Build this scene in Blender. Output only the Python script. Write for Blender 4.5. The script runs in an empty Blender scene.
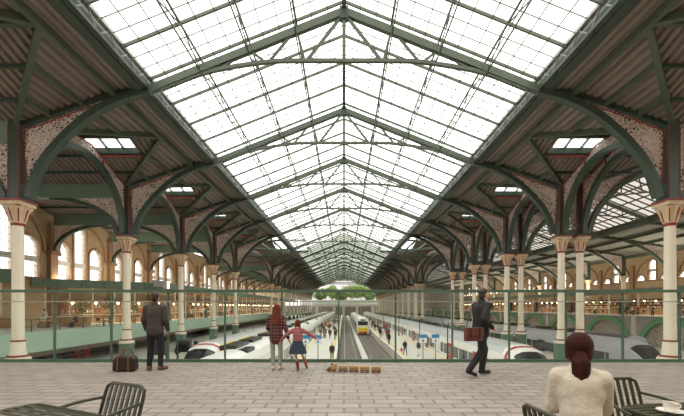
import bpy, bmesh, math, random
from mathutils import Vector as V, Matrix
R = random.Random(7)
SC = bpy.context.scene
COL = SC.collection
PI = math.pi
# ------------------------------------------------------------------ camera, sky, exposure
EYE = 1.45                      # eye height above the deck (deck z = 0)
S = 10.8                        # length of one roof bay
cam = bpy.data.cameras.new('camera'); cam_o = bpy.data.objects.new('camera', cam); COL.objects.link(cam_o)
cam.sensor_width = 36; cam.lens = 352 / 684 * 36; cam.clip_end = 900; cam.clip_start = 0.05
cam.shift_x = -2 / 684; cam.shift_y = 99 / 684
cam_o.location = (0, 0, EYE); cam_o.rotation_euler = (PI / 2, 0, 0)
SC.camera = cam_o
w = bpy.data.worlds.new('overcast_sky'); SC.world = w; w.use_nodes = True
bg = w.node_tree.nodes['Background']; bg.inputs[0].default_value = (1.0, 0.985, 0.95, 1); bg.inputs[1].default_value = 3.0
SC.view_settings.view_transform = 'Standard'; SC.view_settings.look = 'None'
SC.view_settings.exposure = 0.0; SC.view_settings.gamma = 1; SC.view_settings.use_curve_mapping = False
SC.cycles.max_bounces = 10; SC.cycles.diffuse_bounces = 5; SC.cycles.transparent_max_bounces = 24
SC.cycles.sample_clamp_indirect = 6

# ------------------------------------------------------------------ materials
def lin(c):
    return tuple(((x / 255) / 12.92 if x / 255 <= .04045 else ((x / 255 + .055) / 1.055) ** 2.4) for x in c)
MATS = {}
def mat(name, rgb, rough=.6, metal=0, noise=None, bump=None, spec=.4):
    m = bpy.data.materials.new(name); m.use_nodes = True; nt = m.node_tree
    b = nt.nodes['Principled BSDF']; c = (*lin(rgb), 1)
    b.inputs['Base Color'].default_value = c; b.inputs['Roughness'].default_value = rough
    b.inputs['Metallic'].default_value = metal; b.inputs['Specular IOR Level'].default_value = spec
    tc = nt.nodes.new('ShaderNodeTexCoord')
    sc, amt = noise or (3.0, .10)
    n = nt.nodes.new('ShaderNodeTexNoise'); n.inputs['Scale'].default_value = sc; n.inputs['Detail'].default_value = 4
    nt.links.new(tc.outputs['Object'], n.inputs['Vector'])
    mx = nt.nodes.new('ShaderNodeMix'); mx.data_type = 'RGBA'
    mx.inputs[6].default_value = tuple(x * (1 - amt) for x in c[:3]) + (1,)
    mx.inputs[7].default_value = tuple(min(1, x * (1 + amt)) for x in c[:3]) + (1,)
    nt.links.new(n.outputs['Fac'], mx.inputs[0]); nt.links.new(mx.outputs[2], b.inputs['Base Color'])
    if bump:
        n2 = nt.nodes.new('ShaderNodeTexNoise'); n2.inputs['Scale'].default_value = bump[0]; n2.inputs['Detail'].default_value = 3
        nt.links.new(tc.outputs['Object'], n2.inputs['Vector'])
        bp = nt.nodes.new('ShaderNodeBump'); bp.inputs['Strength'].default_value = bump[1]; bp.inputs['Distance'].default_value = .02
        nt.links.new(n2.outputs['Fac'], bp.inputs['Height']); nt.links.new(bp.outputs[0], b.inputs['Normal'])
    MATS[name] = m
    return m
def nodes(name):
    m = bpy.data.materials.new(name); m.use_nodes = True; MATS[name] = m
    return m, m.node_tree, m.node_tree.nodes['Principled BSDF'], m.node_tree.nodes['Material Output']
def math_node(nt, op, a, b=None, c=None):
    n = nt.nodes.new('ShaderNodeMath'); n.operation = op
    for i, x in enumerate((a, b, c)):
        if x is None: continue
        if isinstance(x, (int, float)): n.inputs[i].default_value = x
        else: nt.links.new(x, n.inputs[i])
    return n.outputs[0]
def mixc(nt, f, a, b):
    n = nt.nodes.new('ShaderNodeMix'); n.data_type = 'RGBA'
    for i, x in ((0, f), (6, a), (7, b)):
        if isinstance(x, (int, float)): n.inputs[i].default_value = x
        elif isinstance(x, tuple): n.inputs[i].default_value = (*x[:3], 1)
        else: nt.links.new(x, n.inputs[i])
    return n.outputs[2]
def tile_mat(name, c1, c2, mortar, bw, bh, msize, rough=.6, swap=None, streak=0):
    m, nt, b, out = nodes(name)
    tc = nt.nodes.new('ShaderNodeTexCoord'); src = tc.outputs['Object']
    if swap:                                                    # which two axes carry the courses
        sp = nt.nodes.new('ShaderNodeSeparateXYZ'); nt.links.new(src, sp.inputs[0])
        cb = nt.nodes.new('ShaderNodeCombineXYZ')
        for i, a in enumerate(swap): nt.links.new(sp.outputs[a], cb.inputs[i])
        src = cb.outputs[0]
    br = nt.nodes.new('ShaderNodeTexBrick'); nt.links.new(src, br.inputs['Vector'])
    br.inputs['Scale'].default_value = 1; br.inputs['Brick Width'].default_value = bw; br.inputs['Row Height'].default_value = bh
    br.inputs['Mortar Size'].default_value = msize
    br.inputs['Color1'].default_value = (*lin(c1), 1); br.inputs['Color2'].default_value = (*lin(c2), 1); br.inputs['Mortar'].default_value = (*lin(mortar), 1)
    n = nt.nodes.new('ShaderNodeTexNoise'); n.inputs['Scale'].default_value = .9; n.inputs['Detail'].default_value = 6
    nt.links.new(tc.outputs['Object'], n.inputs['Vector'])
    f = math_node(nt, 'MULTIPLY', n.outputs['Fac'], .7)
    col = mixc(nt, f, br.outputs['Color'], tuple(x * .72 for x in lin(c2)))
    if streak:
        mp = nt.nodes.new('ShaderNodeMapping'); nt.links.new(tc.outputs['Object'], mp.inputs['Vector'])
        mp.inputs['Rotation'].default_value = (0, 0, .45); mp.inputs['Scale'].default_value = (1.1, 7, 1)
        n2 = nt.nodes.new('ShaderNodeTexNoise'); n2.inputs['Scale'].default_value = 1.2; n2.inputs['Detail'].default_value = 3
        nt.links.new(mp.outputs[0], n2.inputs['Vector'])
        rp = nt.nodes.new('ShaderNodeMapRange'); rp.inputs[1].default_value = .42; rp.inputs[2].default_value = .75
        rp.inputs[3].default_value = 0; rp.inputs[4].default_value = streak
        nt.links.new(n2.outputs['Fac'], rp.inputs[0])
        col = mixc(nt, rp.outputs[0], col, tuple(x * .5 for x in lin(c2)))
    nt.links.new(col, b.inputs['Base Color']); b.inputs['Roughness'].default_value = rough
    return m
def glass_mat(name, tint, keep, diffuse=None, gloss=.06):
    m, nt, b, out = nodes(name)
    t = nt.nodes.new('ShaderNodeBsdfTransparent'); t.inputs[0].default_value = (*tint, 1)
    g = nt.nodes.new('ShaderNodeBsdfGlossy') if diffuse is None else nt.nodes.new('ShaderNodeBsdfTranslucent')
    if diffuse is None: g.inputs['Roughness'].default_value = .03
    else: g.inputs[0].default_value = (*diffuse, 1)
    mx = nt.nodes.new('ShaderNodeMixShader'); mx.inputs[0].default_value = 1 - keep
    nt.links.new(t.outputs[0], mx.inputs[1]); nt.links.new(g.outputs[0], mx.inputs[2]); nt.links.new(mx.outputs[0], out.inputs[0])
    return m
def lattice_mat(name, c, c2, scale, cut):
    m, nt, b, out = nodes(name)
    tc = nt.nodes.new('ShaderNodeTexCoord')
    v = nt.nodes.new('ShaderNodeTexVoronoi'); v.feature = 'DISTANCE_TO_EDGE'; v.inputs['Scale'].default_value = scale
    nt.links.new(tc.outputs['Object'], v.inputs['Vector'])
    hole = math_node(nt, 'GREATER_THAN', v.outputs['Distance'], cut)
    v2 = nt.nodes.new('ShaderNodeTexNoise'); v2.inputs['Scale'].default_value = scale * 1.3; nt.links.new(tc.outputs['Object'], v2.inputs['Vector'])
    col = mixc(nt, v2.outputs['Fac'], lin(c), lin(c2)); nt.links.new(col, b.inputs['Base Color']); b.inputs['Roughness'].default_value = .6
    t = nt.nodes.new('ShaderNodeBsdfTransparent'); mx = nt.nodes.new('ShaderNodeMixShader')
    nt.links.new(hole, mx.inputs[0]); nt.links.new(b.outputs[0], mx.inputs[1]); nt.links.new(t.outputs[0], mx.inputs[2]); nt.links.new(mx.outputs[0], out.inputs[0])
    return m
def plaid_mat(name, base, band, line, per):
    m, nt, b, out = nodes(name)
    tc = nt.nodes.new('ShaderNodeTexCoord'); sp = nt.nodes.new('ShaderNodeSeparateXYZ'); nt.links.new(tc.outputs['Object'], sp.inputs[0])
    col = lin(base)
    for a in (0, 2):
        x = math_node(nt, 'FRACT', math_node(nt, 'DIVIDE', sp.outputs[a], per))
        col = mixc(nt, math_node(nt, 'MULTIPLY', math_node(nt, 'LESS_THAN', x, .45), .6), col, lin(band))
        x2 = math_node(nt, 'GREATER_THAN', x, .86)
        col = mixc(nt, math_node(nt, 'MULTIPLY', x2, .75), col, lin(line))
    nt.links.new(col, b.inputs['Base Color']); b.inputs['Roughness'].default_value = .9
    return m
green = mat('sage_green_painted_iron', (84, 93, 77), .45, noise=(1.5, .12))
green_d = mat('dark_green_painted_iron', (62, 76, 64), .4, noise=(1.5, .12))
green_p = mat('pale_green_panel', (172, 198, 178), .5, noise=(.6, .08))
green_b = mat('bright_green_brick', (104, 160, 112), .55, noise=(2, .15))
red = mat('red_painted_trim', (138, 56, 48), .45)
cream = mat('cream_painted_iron', (238, 228, 208), .42, noise=(2.5, .05))
capm = mat('pink_gilt_capital', (208, 184, 152), .45, noise=(9, .4))
soffit = mat('mauve_brown_corrugated_metal', (132, 119, 110), .6, noise=(1.2, .12))
steel = mat('pale_grey_steel', (150, 150, 142), .4, noise=(2, .1))
lattice = lattice_mat('rose_cream_filigree', (240, 226, 216), (196, 172, 162), 4.6, .085)
lattice_w = lattice_mat('cream_window_tracery', (232, 224, 210), (200, 190, 175), 4.0, .10)
deckm = tile_mat('grey_stone_setts', (174, 162, 151), (148, 138, 128), (96, 89, 83), .46, .23, .02, .55, None, .6)
platm = mat('pale_platform_paving', (222, 217, 206), .5, noise=(.35, .06))
yellowm = mat('yellow_platform_line', (232, 206, 120), .6)
coping = mat('white_platform_coping', (230, 226, 218), .6)
ballast = mat('brown_grey_ballast', (112, 102, 94), .9, noise=(14, .35), bump=(30, .8))
railm = mat('worn_rail_steel', (150, 140, 132), .35, .7)
sleeperm = mat('concrete_sleeper', (140, 132, 124), .8)
brick = tile_mat('yellow_stock_brick', (206, 182, 146), (188, 162, 126), (184, 168, 142), .5, .16, .012, .85, (1, 2, 0))
stone = mat('brown_terracotta_trim', (158, 128, 98), .7, noise=(3, .15))
greywall = tile_mat('grey_rendered_wall', (184, 176, 168), (172, 164, 156), (160, 152, 145), 2.4, .6, .01, .8, (1, 2, 0))
concrete = mat('pale_concrete', (214, 210, 202), .7, noise=(.5, .08))
darkvoid = mat('dark_void_tone', (46, 38, 34), .8)
woodwarm = mat('warm_timber_counter', (176, 132, 84), .6, noise=(5, .25))
roofglass = glass_mat('frosted_roof_glass', (.97, .99, .97), .86, (.95, .97, .95))
winglass = glass_mat('milky_window_glass', (.95, .96, .96), .70, (.92, .93, .92))
farglass = glass_mat('grey_green_roof_glass', (.40, .43, .37), .84, (.5, .54, .46))  # darker grey-green tint for the far stretch of the roof
barm = mat('grey_glazing_bar', (140, 140, 130), .5)
clear = glass_mat('clear_balustrade_glass', (.965, .985, .972), .965)
white_t = mat('white_train_paint', (236, 234, 228), .35, noise=(.4, .03))
silver_t = mat('silver_train_roof', (196, 196, 196), .35, .15, noise=(.4, .05))
grey_t = mat('grey_train_roof', (186, 186, 188), .4, noise=(.4, .05))
black_t = mat('black_train_panel', (30, 30, 32), .3)
winband = mat('dark_train_window', (52, 54, 58), .12, spec=.6)
red_t = mat('red_train_door', (176, 44, 40), .4)
yel_t = mat('yellow_train_panel', (236, 206, 40), .45)
blue_s = mat('blue_sign_face', (52, 138, 196), .4)
white_s = mat('white_sign_mark', (240, 240, 238), .5)
olive = mat('olive_powder_coat', (54, 53, 34), .4, noise=(6, .08))
china = mat('white_china', (238, 234, 226), .2, spec=.6)
coffee = mat('black_coffee', (52, 30, 18), .15)
toywood = mat('toy_beech_wood', (176, 142, 100), .6, noise=(20, .25))
toydark = mat('toy_walnut_wood', (112, 80, 54), .6, noise=(20, .25))
skinm = mat('warm_skin', (206, 156, 128), .55, noise=(8, .05))
hair_d = mat('dark_brown_hair', (46, 32, 26), .5, noise=(40, .4))
hair_r = mat('auburn_hair', (100, 46, 30), .6, noise=(40, .5), bump=(50, .9), spec=.15)
hair_a = mat('deep_auburn_hair', (56, 25, 18), .6, noise=(45, .5), bump=(70, .7), spec=.1)
suit_g = mat('charcoal_brown_wool', (66, 58, 54), .9, noise=(30, .25))
suit_k = mat('black_wool', (34, 32, 32), .85, noise=(30, .25))
navy = mat('midnight_trousers', (30, 30, 38), .9)
blazer = mat('cream_linen', (194, 183, 166), .9, noise=(14, .10), bump=(11, 1.0))
denim = mat('dark_denim', (48, 56, 72), .9, noise=(20, .2))
jeans = mat('faded_grey_jeans', (150, 150, 146), .9, noise=(12, .15))
boot = mat('tan_leather_boot', (122, 66, 42), .5)
shoe_b = mat('brown_leather_shoe', (104, 72, 52), .45)
shoe_k = mat('black_leather_shoe', (26, 24, 24), .35)
bag_d = mat('dark_brown_duffel_leather', (46, 31, 27), .5, noise=(10, .3))
bag_b = mat('chestnut_satchel_leather', (96, 50, 42), .5, noise=(10, .2))
plaid1 = plaid_mat('maroon_check_flannel', (92, 38, 40), (40, 24, 28), (146, 112, 102), .085)
plaid2 = plaid_mat('red_check_flannel', (172, 48, 58), (84, 32, 44), (220, 190, 186), .05)
leafm = mat('fresh_green_leaves', (108, 130, 62), .8, noise=(.9, .45))
leafd = mat('mid_green_leaves', (84, 116, 52), .8, noise=(.9, .45))
bark = mat('grey_bark', (96, 84, 70), .9)
outside = mat('grey_ground', (150, 146, 138), .9)
redseat = mat('red_plastic_seat', (186, 58, 56), .5)

# ------------------------------------------------------------------ mesh builder
class MB:
    def __init__(s): s.v = []; s.f = []; s.m = []
    def add(s, vs, fs, m=0):
        o = len(s.v); s.v += [tuple(x) for x in vs]; s.f += [tuple(i + o for i in f) for f in fs]; s.m += [m] * len(fs); return s
    def box(s, x0, x1, y0, y1, z0, z1, m=0):
        vs = [(x, y, z) for z in (z0, z1) for y in (y0, y1) for x in (x0, x1)]
        return s.add(vs, [(0, 2, 3, 1), (4, 5, 7, 6), (0, 1, 5, 4), (2, 6, 7, 3), (0, 4, 6, 2), (1, 3, 7, 5)], m)
    def beam(s, p, q, w, h, up=(0, 0, 1), m=0):
        p, q = V(p), V(q); d = (q - p).normalized(); sd = d.cross(V(up))
        if sd.length < 1e-4: sd = d.cross(V((0, 1, 0)))
        sd.normalize(); n = sd.cross(d)
        vs = [a + sd * w / 2 * i + n * h / 2 * j for a in (p, q) for i, j in ((-1, -1), (1, -1), (1, 1), (-1, 1))]
        return s.add(vs, [(3, 2, 1, 0), (4, 5, 6, 7), (0, 1, 5, 4), (1, 2, 6, 5), (2, 3, 7, 6), (3, 0, 4, 7)], m)
    def sweep(s, pts, w, h, side, m=0):
        pts = [V(p) for p in pts]; sd = V(side).normalized(); vs = []
        for i, p in enumerate(pts):
            t = (pts[min(i + 1, len(pts) - 1)] - pts[max(i - 1, 0)]).normalized(); n = t.cross(sd).normalized()
            vs += [p + sd * w / 2 * a + n * h / 2 * b for a, b in ((-1, -1), (1, -1), (1, 1), (-1, 1))]
        fs = [(3, 2, 1, 0)]; k = len(pts)
        for i in range(k - 1):
            for j in range(4): fs.append((4 * i + j, 4 * i + (j + 1) % 4, 4 * i + 4 + (j + 1) % 4, 4 * i + 4 + j))
        fs.append(tuple(4 * (k - 1) + j for j in range(4)))
        return s.add(vs, fs, m)
    def tube(s, pts, r, n=8, m=0):
        pts = [V(p) for p in pts]; k = len(pts); rs = r if isinstance(r, (list, tuple)) else [r] * k; vs = []; ref = None
        for i, p in enumerate(pts):
            t = (pts[min(i + 1, k - 1)] - pts[max(i - 1, 0)]).normalized()
            if ref is None: ref = t.orthogonal().normalized()
            ref = (ref - t * ref.dot(t)).normalized(); b = t.cross(ref)
            vs += [p + (ref * math.cos(2 * PI * j / n) + b * math.sin(2 * PI * j / n)) * rs[i] for j in range(n)]
        fs = [tuple(range(n))[::-1]]
        for i in range(k - 1):
            for j in range(n): fs.append((n * i + j, n * i + (j + 1) % n, n * i + n + (j + 1) % n, n * i + n + j))
        fs.append(tuple(n * (k - 1) + j for j in range(n)))
        return s.add(vs, fs, m)
    def lathe(s, prof, c=(0, 0, 0), n=20, m=0, mod=None):
        vs = []; k = len(prof)
        for i, (r, z) in enumerate(prof):
            for j in range(n):
                a = 2 * PI * j / n; rr = r * (mod(i, a) if mod else 1)
                vs.append((c[0] + rr * math.cos(a), c[1] + rr * math.sin(a), c[2] + z))
        fs = [tuple(range(n))[::-1]]
        for i in range(k - 1):
            for j in range(n): fs.append((n * i + j, n * i + (j + 1) % n, n * i + n + (j + 1) % n, n * i + n + j))
        fs.append(tuple(n * (k - 1) + j for j in range(n)))
        return s.add(vs, fs, m)
    def prism(s, poly, ext, m=0):                                # 3-D polygon pushed along ext
        e = V(ext); k = len(poly); vs = [V(p) - e / 2 for p in poly] + [V(p) + e / 2 for p in poly]
        fs = [tuple(range(k))[::-1], tuple(range(k, 2 * k))] + [(i, (i + 1) % k, k + (i + 1) % k, k + i) for i in range(k)]
        return s.add(vs, fs, m)
    def ball(s, c, r, n=10, m=0):
        r = r if isinstance(r, (tuple, list)) else (r, r, r); k = n // 2 + 1
        vs = [(c[0], c[1], c[2] - r[2])]
        for i in range(1, k):
            a = -PI / 2 + PI * i / k
            vs += [(c[0] + r[0] * math.cos(a) * math.cos(2 * PI * j / n), c[1] + r[1] * math.cos(a) * math.sin(2 * PI * j / n), c[2] + r[2] * math.sin(a)) for j in range(n)]
        vs.append((c[0], c[1], c[2] + r[2])); L = len(vs) - 1; fs = []
        for j in range(n): fs.append((0, 1 + (j + 1) % n, 1 + j)); fs.append((L, L - n + j, L - n + (j + 1) % n))
        for i in range(k - 2):
            for j in range(n): fs.append((1 + n * i + j, 1 + n * i + (j + 1) % n, 1 + n * i + n + (j + 1) % n, 1 + n * i + n + j))
        return s.add(vs, fs, m)
    def holed(s, outer, holes, org, u, v, t, m=0, mr=None):      # plate with openings: front, back and reveals
        bm = bmesh.new(); loops = []
        for lp in [outer] + holes:
            vs = [bm.verts.new((a, b, 0)) for a, b in lp]; loops.append(vs)
            for i in range(len(vs)): bm.edges.new((vs[i], vs[(i + 1) % len(vs)]))
        bmesh.ops.triangle_fill(bm, use_beauty=True, edges=bm.edges[:])
        bm.verts.index_update(); pts = [tuple(x.co[:2]) for x in bm.verts]; tris = [tuple(x.index for x in f.verts) for f in bm.faces]
        bm.free(); u, v, org = V(u), V(v), V(org); n = u.cross(v).normalized() * t; k = len(pts)
        vs = [org + u * a + v * b for a, b in pts] + [org + u * a + v * b + n for a, b in pts]
        s.add(vs, [f for f in tris] + [tuple(i + k for i in reversed(f)) for f in tris], m)
        o = 0; fs = []
        for lp in [outer] + holes:
            L = len(lp); fs += [(o + i, o + (i + 1) % L, k + o + (i + 1) % L, k + o + i) for i in range(L)]; o += L
        return s.add(vs, fs, m if mr is None else mr)
    def mesh(s, name, mats, smooth=False):
        me = bpy.data.meshes.new(name); me.from_pydata(s.v, [], s.f)
        for m in (mats if isinstance(mats, (list, tuple)) else [mats]): me.materials.append(m)
        me.polygons.foreach_set('material_index', s.m)
        if smooth: me.polygons.foreach_set('use_smooth', [True] * len(s.f))
        me.update()
        bm = bmesh.new(); bm.from_mesh(me); bmesh.ops.recalc_face_normals(bm, faces=bm.faces[:]); bm.to_mesh(me); bm.free()
        if smooth: me.set_sharp_from_angle(angle=math.radians(42))
        return me
    def build(s, name, mats, parent=None, smooth=False, loc=None, bevel=0):
        o = bpy.data.objects.new(name, s.mesh(name, mats, smooth)); COL.objects.link(o)
        if parent: o.parent = parent
        if loc: o.location = loc
        if bevel:
            b = o.modifiers.new('b', 'BEVEL'); b.width = bevel; b.segments = 2; b.limit_method = 'ANGLE'
        return o
def tag(o, label, cat, group=None, kind=None):
    if label: o['label'] = label
    if cat: o['category'] = cat
    if group: o['group'] = group
    if kind: o['kind'] = kind
    return o
def thing(name, label, cat, loc=(0, 0, 0), rz=0, group=None):
    o = bpy.data.objects.new(name, None); COL.objects.link(o); o.location = loc; o.rotation_euler = (0, 0, rz); o.empty_display_size = .2
    return tag(o, label, cat, group)
def struct(o): o['kind'] = 'structure'; return o
def copy_tree(o, parent=None):
    c = o.copy(); COL.objects.link(c)
    if parent: c.parent = parent
    for ch in o.children: copy_tree(ch, c)
    return c
def dup(o, label, loc, rz=0, group=None, sx=1):
    c = copy_tree(o); c.location = loc; c.rotation_euler = (0, 0, rz); c.scale = (sx, 1, 1); c['label'] = label
    if group: c['group'] = group
    return c
ORD = 'zeroth first second third fourth fifth sixth seventh eighth ninth tenth eleventh twelfth thirteenth fourteenth fifteenth sixteenth seventeenth eighteenth nineteenth twentieth twenty-first twenty-second twenty-third twenty-fourth twenty-fifth twenty-sixth twenty-seventh twenty-eighth twenty-ninth thirtieth thirty-first thirty-second thirty-third thirty-fourth thirty-fifth thirty-sixth thirty-seventh thirty-eighth thirty-ninth fortieth'.split()
def crom(pts, k=6):                                               # smooth line through points
    P = [V(p) for p in pts]; P = [P[0] * 2 - P[1]] + P + [P[-1] * 2 - P[-2]]; out = []
    for i in range(1, len(P) - 2):
        for j in range(k):
            t = j / k; a, b, c, d = P[i - 1], P[i], P[i + 1], P[i + 2]
            out.append(.5 * ((2 * b) + (c - a) * t + (2 * a - 5 * b + 4 * c - d) * t * t + (3 * b - a - 3 * c + d) * t ** 3))
    return out + [P[-2]]
def H(h): return EYE + h                                          # height given relative to the eye
# ------------------------------------------------------------------ numbers of the shed
XC = 20.0; XG = 12.0; XN = 14.0
ZCAP = H(6.56); ZHEAD = H(11.2); ZG = H(13.3); ZR = H(18.1); ZN = H(13.25)
ZP = H(-5.4); ZRAIL = H(-6.4); ZBASE = H(-3.2)
NS = [2, 3, 4, 5, 6, 9, 10, 11, 12, 13, 14, 15, 16, 17, 18, 19, 20]
BAYS = [(0, 1), (1, 2)] + [(a, b) for a, b in zip(NS[:-1], NS[1:])]
YEND = 20 * S + 1

# ------------------------------------------------------------------ ground, deck, platforms, tracks
b = MB().box(-40, 78, -9, 9.45, -.45, 0); struct(b.build('floor', deckm))
struct(MB().box(-120, 160, -20, 420, -7.3, -7.0 + .05).build('ground_outside', outside))
def platform(name, x0, x1, edges):
    m = MB(); m.box(x0, x1, 9.6, 232, ZRAIL - .5, ZP, 0)
    for e, sgn in edges:                                           # coping stone and yellow line along an edge
        m.box(min(e, e + sgn * .3), max(e, e + sgn * .3), 9.6, 232, ZP, ZP + .012, 2)
        m.box(min(e + sgn * .45, e + sgn * .72), max(e + sgn * .45, e + sgn * .72), 9.6, 232, ZP, ZP + .008, 1)
    return struct(m.build(name, [platm, yellowm, coping]))
platform('platform_left', -5.3, -.8, [(-5.3, 1), (-.8, -1)])
platform('platform_right', 6.2, 11.0, [(6.2, 1), (11.0, -1)])
platform('platform_outer_left', -36, -11.9, [(-11.9, -1)])
platform('platform_outer_right', 14.0, 24.2, [(14.0, 1), (24.2, -1)])
platform('platform_far_right', 32, 42, [(32, 1)])
struct(MB().box(-12, 32.1, 9.6, 300, ZRAIL - .6, ZRAIL - .16).build('track_bed', ballast))
struct(MB().box(2.25, 3.0, 9.6, 300, ZRAIL - .2, ZRAIL + .02).build('trim_track_walkway', concrete))
for k, (xc, nm) in enumerate(((.85, 'left track of the centre pair'), (4.3, 'right track of the centre pair'))):
    for sg, sd in ((-1, 'left'), (1, 'right')):
        m = MB().box(xc + sg * .75 - .05, xc + sg * .75 + .05, 9.6, 290, ZRAIL - .1, ZRAIL)
        m.box(xc + sg * .75 - .09, xc + sg * .75 + .09, 9.6, 290, ZRAIL - .128, ZRAIL - .1)
        tag(m.build('rail', railm), f'worn steel rail, {sd} rail on the {nm}', 'rail', 'running rails')
    m = MB()
    for i in range(200):
        y = 9.9 + i * .7
        m.box(xc - 1.25, xc + 1.25, y, y + .26, ZRAIL - .22, ZRAIL - .13)
    o = m.build('track_sleepers', sleeperm); tag(o, 'concrete sleepers bedded in ballast under the ' + nm, 'sleepers', None, 'stuff')

# ------------------------------------------------------------------ ceilings
def slope(x): return ZG - (ZG - ZN) * (x - XG) / (XN - XG) if x < XN else ZN - (ZN - ZHEAD) * (x - XN) / (XC - XN)
def bay_rows(a, b, out, mirror, hall2=False):
    """corrugated sheets of one bay; local x grows outwards from the nave axis"""
    m = MB(); y0, y1 = a * S, b * S; ym = (y0 + y1) / 2; hf = (y1 - y0) / 2; wide = b - a > 1
    xn = XN; rows = []
    xs = []; x = 8.8 if wide else XG; zw = H(15.3)
    per = .46
    while x < out: xs.append(x); x += per / 4
    sky0, sky1 = (16.6, 20.6) if not wide else (9.0, 16.6)
    f0, f1 = (.02, .33) if not wide else (.03, .5)
    for i, x in enumerate(xs):
        dz = (0, 0, 0, .24)[i % 4]
        xx = x
        if hall2 and x > 20.85: xx = 41.7 - x
        zs = slope(min(xx, XC))                                          # slope seen at the truss line
        if hall2 and 20 < x < 21.7: zs = ZHEAD
        if xx <= xn: leg = hf; zl = zs
        else: leg = hf * max(0, (XC - xx) / (XC - xn)); zl = zs
        zr = max(ZN, zs)
        if wide:
            zr = zw; leg = 0
            if x < XG: zs = zl = ZG + (ZR - ZG) * (1 - x / XG) + .75; leg = hf * min(1, max(0, (zs - ZG) / (zw - ZG)))
            else: zl = zs
        row = [(y0, zs), (y0 + leg, zl), (ym, zr if (xx > xn or wide) else zs)]
        base = leg / hf                                                # far slope runs ym .. y1-leg
        def far(f):                                                    # f = share of the half bay beyond the ridge
            f = min(f, 1 - base) if base < 1 else 0
            z = (zr if (xx > xn or wide) else zs)
            return (ym + f * hf, z + (zl - z) * (f / max(1e-6, 1 - base)))
        row += [far(f0), far(f1), far(1)]
        row += [(y1 - leg, zl), (y1, zs)]
        rows.append([(x * mirror, y, z + dz) for y, z in row])
    for i in range(len(rows) - 1):
        A, B = rows[i], rows[i + 1]
        for j in range(len(A) - 1):
            if wide and (xs[i] < XG or j == 1 and xs[i] < 16.6): continue
            if j == 3 and a >= 2 and sky0 < xs[i] < sky1: continue
            m.add([A[j], A[j + 1], B[j + 1], B[j]], [(0, 1, 2, 3)])
    return m, (sky0, sky1, ym + f0 * hf, ym + f1 * hf)
for nm, sg, out, h2 in (('ceiling_left', -1, 36.3, False), ('ceiling_right', 1, 29.7, True)):
    tot = MB()
    for a, b_ in BAYS:
        m, sk = bay_rows(a, b_, out, sg, h2); tot.add(m.v, m.f)
    struct(tot.build(nm, soffit))
# aisle skylights
k = {-1: 0, 1: 0}
for a, b_ in BAYS[2:]:
    for sg, side in ((-1, 'left'), (1, 'right')):
        wide = b_ - a > 1; ym = (a + b_) / 2 * S; hf = (b_ - a) / 2 * S; k[sg] += 1
        x0, x1 = (16.6, 20.6) if not wide else (9.0, 16.6)
        f0, f1 = (.02, .33) if not wide else (.03, .5)
        zt_ = H(15.3) if wide else ZN; zb_ = slope(x1) if wide else ZHEAD
        z = lambda f: zt_ + .1 - (zt_ - zb_) * f
        t = thing('aisle_skylight', f'{"wide" if wide else "small"} glazed skylight in the {side} aisle roof, {ORD[k[sg]]} from the camera', 'skylight', (sg * (x0 + x1) / 2, ym, ZN), 0, 'aisle skylights')
        c = V(t.location); hw = (x1 - x0) / 2
        g = MB().add([V((u, f * hf, z(f) + .3)) - V((0, 0, ZN)) for u, f in ((-hw, f0), (hw, f0), (hw, f1), (-hw, f1))], [(0, 1, 2, 3)])
        if wide: g.add([V((u, -f * hf, z(f) + .3)) - V((0, 0, ZN)) for u, f in ((-hw, f0), (hw, f0), (hw, 1), (-hw, 1))], [(0, 1, 2, 3)])
        g.build('glass_pane', roofglass, t)
        fr = MB()
        for f in (f0, f1): fr.beam((-hw, f * hf, z(f) + .1 - ZN), (hw, f * hf, z(f) + .1 - ZN), .14, .5)
        for u in (-hw, -hw / 3, hw / 3, hw): fr.beam((u, f0 * hf, z(f0) + .2 - ZN), (u, f1 * hf, z(f1) + .2 - ZN), .1, .2)
        fr.beam((-hw, f1 * hf, z(f1) - .35 - ZN), (hw, f1 * hf, z(f1) - .35 - ZN), .1, .1, m=1)
        fr.build('frame', [green_d, red], t)

# ------------------------------------------------------------------ nave glass roof
gl = .75                                                            # glass lies above the trusses
def roof_pt(x, y, dz=0): return (x, y, ZG + (ZR - ZG) * (1 - abs(x) / XG) + dz)
for nm, sg in (('window_roof_left', -1), ('window_roof_right', 1)):
    m = MB(); YM = 8.25 * S
    for k_, (ya, yb) in enumerate(((-9, YM), (YM, YEND))): m.add([roof_pt(sg * XG, ya, gl), roof_pt(0, ya, gl), roof_pt(0, yb, gl), roof_pt(sg * XG, yb, gl)], [(0, 1, 2, 3)], k_)
    struct(m.build(nm, [roofglass, farglass]))
m = MB()
for sg in (-1, 1):
    y = 10.8
    while y < YEND:
        q = round((y - 10.8) / (S / 12)); big = q % 3 == 0
        if y < 120 or big:
            m.beam(roof_pt(sg * XG, y, gl - .1), roof_pt(0, y, gl - .1), .10 if big else .04, .17 if big else .05, m=0 if big else 1)
        y += S / 12
    for i in range(1, 12):
        x = sg * XG * i / 12
        m.beam(roof_pt(x, 8, gl - .06), roof_pt(x, YEND, gl - .06), .05, .05, m=1)
struct(m.build('trim_glazing_bars', [green, barm]))
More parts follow.
